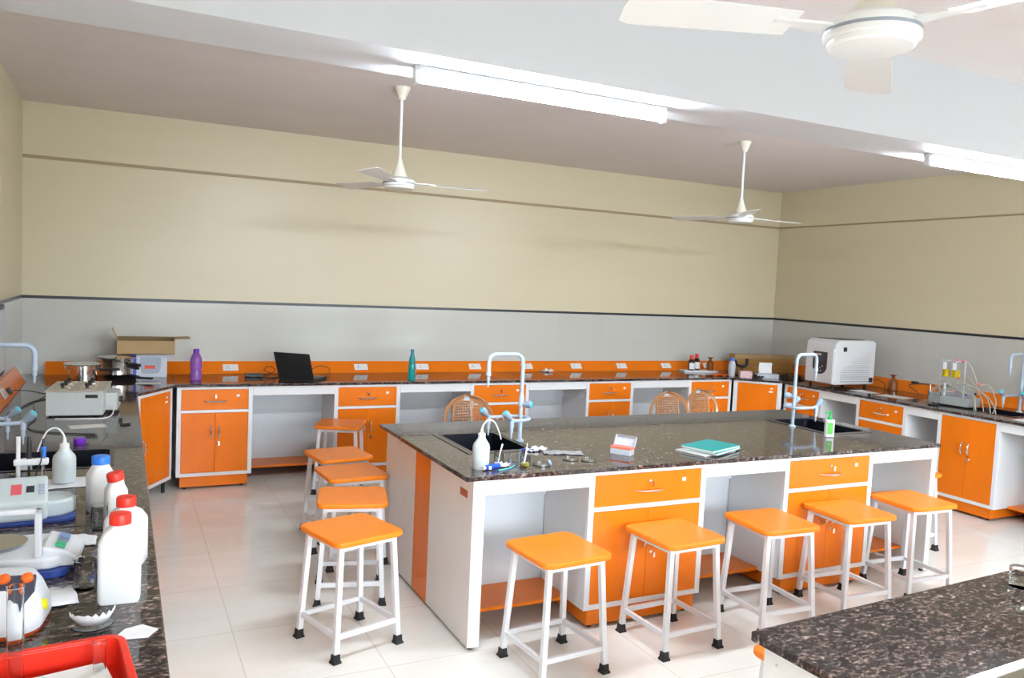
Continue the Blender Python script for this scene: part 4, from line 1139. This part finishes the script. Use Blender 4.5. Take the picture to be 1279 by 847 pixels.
# ------------------------------------------------------------------ instruments in the left foreground
# meter (pale teal body)
t = thing('bench_meter', 'pale grey bench meter with a red pad and grey display, behind the balance', 'meter', (-.278, 3.20, CT), R(4))
bm = bmesh.new(); ngon_side(bm, [(-.075, .012), (.12, .012), (.12, .125), (.08, .128), (-.075, .080)], 'x', -.16, .05)
obj('housing', bm, 'teal2', t, bevel=.012, seg=4)
bm = bmesh.new(); prism(bm, rrect(-.16, .135, -.085, .125, .05), 0, .013); obj('base', bm, 'navy', t, bevel=.003)
obj('turntable', lathe(bmesh.new(), [(.075, .013), (.08, .02), (.08, .06), (.07, .068), (.02, .07)], 30, (.058, .03, 0)), 'teal2', t, smooth=True)
mt = Matrix.Translation((-.01, .005, .1035)) @ Matrix.Rotation(R(17.2), 4, 'X')
bm = bmesh.new(); abox(bm, -.052, -.020, -.030, .035, 0, .004, mt); obj('red_pad', bm, 'pinkbtn', t, bevel=.001)
bm = bmesh.new(); abox(bm, -.006, .018, -.02, .02, 0, .004, mt); obj('display', bm, 'panel', t)
bm = bmesh.new()
for i in range(2):
    for j in range(4): abox(bm, .030 + i * .011, .038 + i * .011, -.035 + j * .018, -.023 + j * .018, 0, .004, mt)
obj('keypad', bm, 'potprint', t)

# balance
t = thing('lab_balance', 'white laboratory balance with navy base and green display, left foreground', 'balance', (-.255, 2.70, CT), R(-4))
bm = bmesh.new(); prism(bm, rrect(-.20, .13, -.13, .13, .04), .0, .022); obj('base', bm, 'navy', t, bevel=.003)
bm = bmesh.new(); prism(bm, rrect(-.20, .12, -.12, .13, .05), .022, .058); obj('housing', bm, 'meterwhite', t, bevel=.012, seg=4)
mt = Matrix.Translation((.115, -.03, .03)) @ Matrix.Rotation(R(0), 4, 'Z')
bm = bmesh.new(); ngon_side(bm, [(.06, .022), (.155, .022), (.155, .045), (.125, .066), (.06, .085)], 'y', -.10, .07); dh = obj('display_head', bm, 'meterwhite', t, bevel=.010, seg=4)
mt = Matrix.Translation((.108, 0, .074)) @ Matrix.Rotation(R(20), 4, 'Y')
for a_, b_, c_, d_, m in ((-.018, .010, -.075, -.035, 'greenlcd'), (-.018, .012, -.022, -.010, 'fanline'), (-.018, .012, .005, .045, 'bluesq')):
    bm = bmesh.new(); abox(bm, a_, b_, c_, d_, -.001, .0035, mt); obj('button', bm, m, dh)
# draft shield frame
bm = bmesh.new()
abox(bm, .045, .063, -.115, -.097, .058, .20); abox(bm, -.19, .063, -.115, -.097, .185, .20)
abox(bm, -.19, -.172, -.115, -.097, .058, .20)
obj('shield_frame', bm, 'meterwhite', t, bevel=.004)
obj('pan', lathe(bmesh.new(), [(.02, .058), (.02, .066), (.075, .068), (.078, .071), (.0, .0715)], 30, (-.07, .02, 0), cap=False), 'steel', t, smooth=True)
crumple('tissue', 'white tissue between the balance and the bench meter', 'tissue', (-.145, 2.885, CT), .15, .10, .02, 'tissue', 51)

# mini centrifuge
t = thing('mini_centrifuge', 'small white rounded centrifuge with dark controls and orange base band', 'centrifuge', (-.285, 2.28, CT), R(-8))
P = []
bm = bmesh.new()
rings = []
for k, z_ in ((.98, 0), (1.0, .012)): pass
def ringset(bm, spec, n=6):
    rings = []
    for (x0, x1, y0, y1, r, z_) in spec: rings.append([bm.verts.new((x, y, z_)) for x, y in rrect(x0, x1, y0, y1, r, n)])
    m_ = len(rings[0])
    for k in range(len(rings) - 1):
        for i in range(m_):
            j = (i + 1) % m_; bm.faces.new((rings[k][i], rings[k][j], rings[k + 1][j], rings[k + 1][i]))
    bm.faces.new(rings[0][::-1]); bm.faces.new(rings[-1]); return bm
ringset(bm, [(-.16, .12, -.11, .10, .06, .0), (-.16, .125, -.115, .10, .06, .012)]); obj('base_band', bm, 'orangetrim', t, smooth=True)
bm = bmesh.new(); ringset(bm, [(-.16, .125, -.115, .10, .06, .012), (-.16, .122, -.112, .10, .06, .05), (-.155, .105, -.09, .095, .055, .09), (-.14, .09, -.045, .085, .045, .112), (-.12, .07, -.02, .07, .04, .118)])
obj('housing', bm, 'meterwhite', t, smooth=True, ang=60)
mt = Matrix.Translation((.068, -.056, .1035)) @ Matrix.Rotation(R(30), 4, 'X')
bm = bmesh.new(); prism(bm, [(-.062, -.022), (-.050, .044), (.036, .044), (.040, .0), (.024, -.040), (.012, -.018)], -.010, .003, mx=mt); pn = obj('control_panel', bm, 'darkpad', t, bevel=.002)
for x in (-.030, .020):
    bm = bmesh.new(); lathe(bm, [(.014, 0), (.013, .008), (.009, .010)], 20, mx=mt @ Matrix.Translation((x, .030, .004)))
    obj('dial', bm, 'orangetrim', pn, smooth=True)
bm = bmesh.new(); lathe(bm, [(.014, 0), (.014, .005), (.010, .007)], 16, mx=Matrix.Translation((.121, -.02, .05)) @ Matrix.Rotation(R(80), 4, 'Y')); obj('button', bm, 'yellowbtn', t, smooth=True)
bm = bmesh.new(); lathe(bm, [(.012, 0), (.012, .003)], 16, mx=Matrix.Translation((-.02, -.108, .062)) @ Matrix.Rotation(R(65), 4, 'X')); obj('badge', bm, 'tapknob', t)
crumple('paper_towel', 'folded white paper towel right behind the small white centrifuge', 'paper towel', (-.165, 2.40, CT), .12, .13, .02, 'tissue', 61, R(10), n=5)

# electrode stand
t = thing('electrode_stand', 'white electrode stand holding a black and a blue probe', 'stand', (-.345, 3.46, CT), R(0))
bm = bmesh.new(); prism(bm, rrect(-.07, .09, -.05, .05, .02), 0, .015); obj('base', bm, 'hdpe', t, bevel=.004)
obj('post', cyl(.0075, .015, .245, n=14), 'hdpe', t, smooth=True)
obj('arm', B((-.015, .10, -.014, .014, .135, .160)), 'hdpe', t, bevel=.006)
pr = obj('probe', lathe(bmesh.new(), [(.004, .03), (.004, .14), (.008, .142), (.009, .22), (.005, .245)], 14, (.035, 0, 0)), 'black', t, smooth=True)
obj('electrode', lathe(bmesh.new(), [(.004, .03), (.006, .05), (.0055, .165)], 14, (.082, 0, 0)), 'glass', t, smooth=True)
obj('blue_collar', lathe(bmesh.new(), [(.009, .165), (.0095, .205)], 14, (.082, 0, 0)), 'bluecap', t, smooth=True)
obj('probe_tip', lathe(bmesh.new(), [(.008, .205), (.003, .235)], 14, (.082, 0, 0)), 'black', t, smooth=True)
bm = bmesh.new(); tube(bm, smoothpath([(.08, -.012, .19), (.075, -.02, .15), (.06, -.02, .10), (.075, -.02, .05), (.09, -.03, .01)], 6), .0025, 7); obj('probe_cable', bm, 'black', t, smooth=True)
# red tray
t = thing('plastic_tray', 'bright red plastic tray at the bottom left corner', 'tray', (-.145, 1.735, CT), R(6))
bm = bmesh.new()
prism(bm, rrect(-.22, .17, -.22, .20, .035), 0, .004)
prism(bm, rrect(-.22, .17, -.22, .20, .035), .004, .065, [rrect(-.214, .164, -.214, .194, .030)])
prism(bm, rrect(-.23, .18, -.23, .21, .042), .065, .070, [rrect(-.214, .164, -.214, .194, .030)])
obj('tray_body', bm, 'redtray', t, bevel=.002)
tag(obj('paper_towel', B((-.10, .10, -.09, .07, 0, .036)), 'paper', loc=(-.11, 1.80, CT + .005), rot=(0, 0, R(12)), bevel=.003), 'white folded paper inside the red tray', 'paper towel')
def cylinder(label, loc, r, h, tilt=(0, 0, 0)):
    bm = lathe(bmesh.new(), [(r, 0), (r, h - .004), (r + .002, h), (r - .0005, h), (r - .0015, h - .005), (r - .0015, .004)], 20, cap=False)
    bm.verts.ensure_lookup_table(); bm.faces.new(bm.verts[0:20][::-1]); bm.faces.new(bm.verts[-20:])
    o = obj('measuring_cylinder', bm, 'glass', smooth=True, loc=loc, rot=tilt); return tag(o, label, 'measuring cylinder')
cylinder('tall glass measuring cylinder standing in the left of the red tray', (-.192, 1.885, CT + .006), .016, .225)
cylinder('short glass cylinder standing in the right of the red tray', (-.035, 1.85, CT + .006), .0125, .098)
t = thing('plastic_bottle', 'white rounded plastic bottle lying in the red tray at the bottom left corner', 'bottle', (-.262, 1.81, CT + .038), R(150))
bm = bmesh.new(); lathe(bm, [(.012, -.09), (.028, -.085), (.031, -.07), (.031, .05), (.024, .065), (.014, .07)], 20, mx=Matrix.Rotation(R(90), 4, 'Y')); obj('body', bm, 'hdpe', t, smooth=True)
bm = bmesh.new(); lathe(bm, [(.016, .07), (.016, .09)], 16, mx=Matrix.Rotation(R(90), 4, 'Y')); obj('cap', bm, 'orangetrim', t, smooth=True)
# torn filter cup on a glass dish, and folded sheet
bm = bmesh.new(); n = 20; v = []
for i in range(n + 1):
    a = R(180 + 190 * i / n); hh = .030 + .012 * abs(math.sin(i * 1.7))
    v.append([bm.verts.new((.036 * math.cos(a), .030 * math.sin(a), .006)), bm.verts.new((.052 * math.cos(a), .045 * math.sin(a), hh))])
for i in range(n): bm.faces.new((v[i][0], v[i + 1][0], v[i + 1][1], v[i][1]))
o = obj('filter_cup', bm, 'tissue', loc=(-.058, 2.19, CT + .004), rot=(0, 0, R(5)), smooth=True); o.modifiers.new('s', 'SOLIDIFY').thickness = .0015
tag(o, 'torn white paper filter cup in front of the nearest white bottle', 'paper filter')
o = obj('watch_glass', lathe(bmesh.new(), [(.03, 0), (.048, .003), (.047, .005), (.03, .002)], 28), 'glass', loc=(-.058, 2.19, CT + .0005), smooth=True)
tag(o, 'round glass dish under the torn paper filter cup', 'dish')
bm = bmesh.new(); prism(bm, [(-.05, -.035), (.03, -.045), (.055, -.005), (.02, .035), (-.02, .02)], 0, .003)
tag(obj('folded_sheet', bm, 'tissue', loc=(.035, 2.115, CT + .0005), bevel=.001), 'small folded white sheet behind the red tray corner', 'paper')
# dark objects by the water bath
tag(obj('rubber_tag', B((-.02, .03, -.015, .015, 0, .01)), 'black', loc=(.02, 5.0, CT + .0005), rot=(0, 0, R(30)), bevel=.003), 'small black clip on the left bench beside the water bath', 'clip')
# board on the left wall
o = obj('notice_board', B((WL + .001, WL + .022, 4.5, 6.23, 1.0, ZB - .012)), 'board', bevel=.003)
tag(o, 'dark navy framed board on the left wall at the left edge of the photo', 'board')
obj('board_face', B((WL + .022, WL + .024, 4.53, 6.20, 1.03, ZB - .04)), 'inner', o)

# ------------------------------------------------------------------ light
def area(name, loc, rot, sx_, sy_, power, col):
    l = bpy.data.lights.new(name, 'AREA'); l.shape = 'RECTANGLE'; l.size = sx_; l.size_y = sy_; l.energy = power; l.color = col; l.spread = R(112)
    o = bpy.data.objects.new(name, l); COL.objects.link(o); o.location = loc; o.rotation_euler = rot; return o
for k, (a, b) in enumerate(WX):
    area('window_daylight', ((a + b) / 2, WF + .02, (WZ0 + WZ1) / 2), (R(42), 0, 0), b - a - .1, WZ1 - WZ0 - .1, 205, (.84, .92, 1.0))

w = bpy.data.worlds.new('sky'); scene.world = w; w.use_nodes = True
N, L = w.node_tree.nodes, w.node_tree.links
sky = N.new('ShaderNodeTexSky'); sky.sky_type = 'NISHITA'; sky.sun_elevation = R(50); sky.sun_rotation = R(200); sky.sun_disc = False
bg = N['Background']; L.new(sky.outputs[0], bg.inputs[0]); bg.inputs[1].default_value = .25

# ------------------------------------------------------------------ camera
yaw, pitch, roll, F, cz = -.4569, -.0686, .0462, 994.31, 1.7518
cy, sy, cp, sp = math.cos(yaw), math.sin(yaw), math.cos(pitch), math.sin(pitch)
r0 = Vector((cy, sy, 0)); f0 = Vector((-sy * cp, cy * cp, sp)); u0 = r0.cross(f0)
r1 = math.cos(roll) * r0 + math.sin(roll) * u0; u1 = -math.sin(roll) * r0 + math.cos(roll) * u0
cam = bpy.data.cameras.new('camera'); co = bpy.data.objects.new('camera', cam); COL.objects.link(co)
cam.sensor_width = 36; cam.lens = F * 36 / 1279; cam.clip_start = .02
mw = Matrix((( r1.x, u1.x, -f0.x, 0), (r1.y, u1.y, -f0.y, 0), (r1.z, u1.z, -f0.z, cz), (0, 0, 0, 1)))
co.matrix_world = mw
scene.camera = co
vs = scene.view_settings
vs.view_transform = 'Standard'; vs.look = 'None'; vs.gamma = 1; vs.use_curve_mapping = False; vs.exposure = 0.07
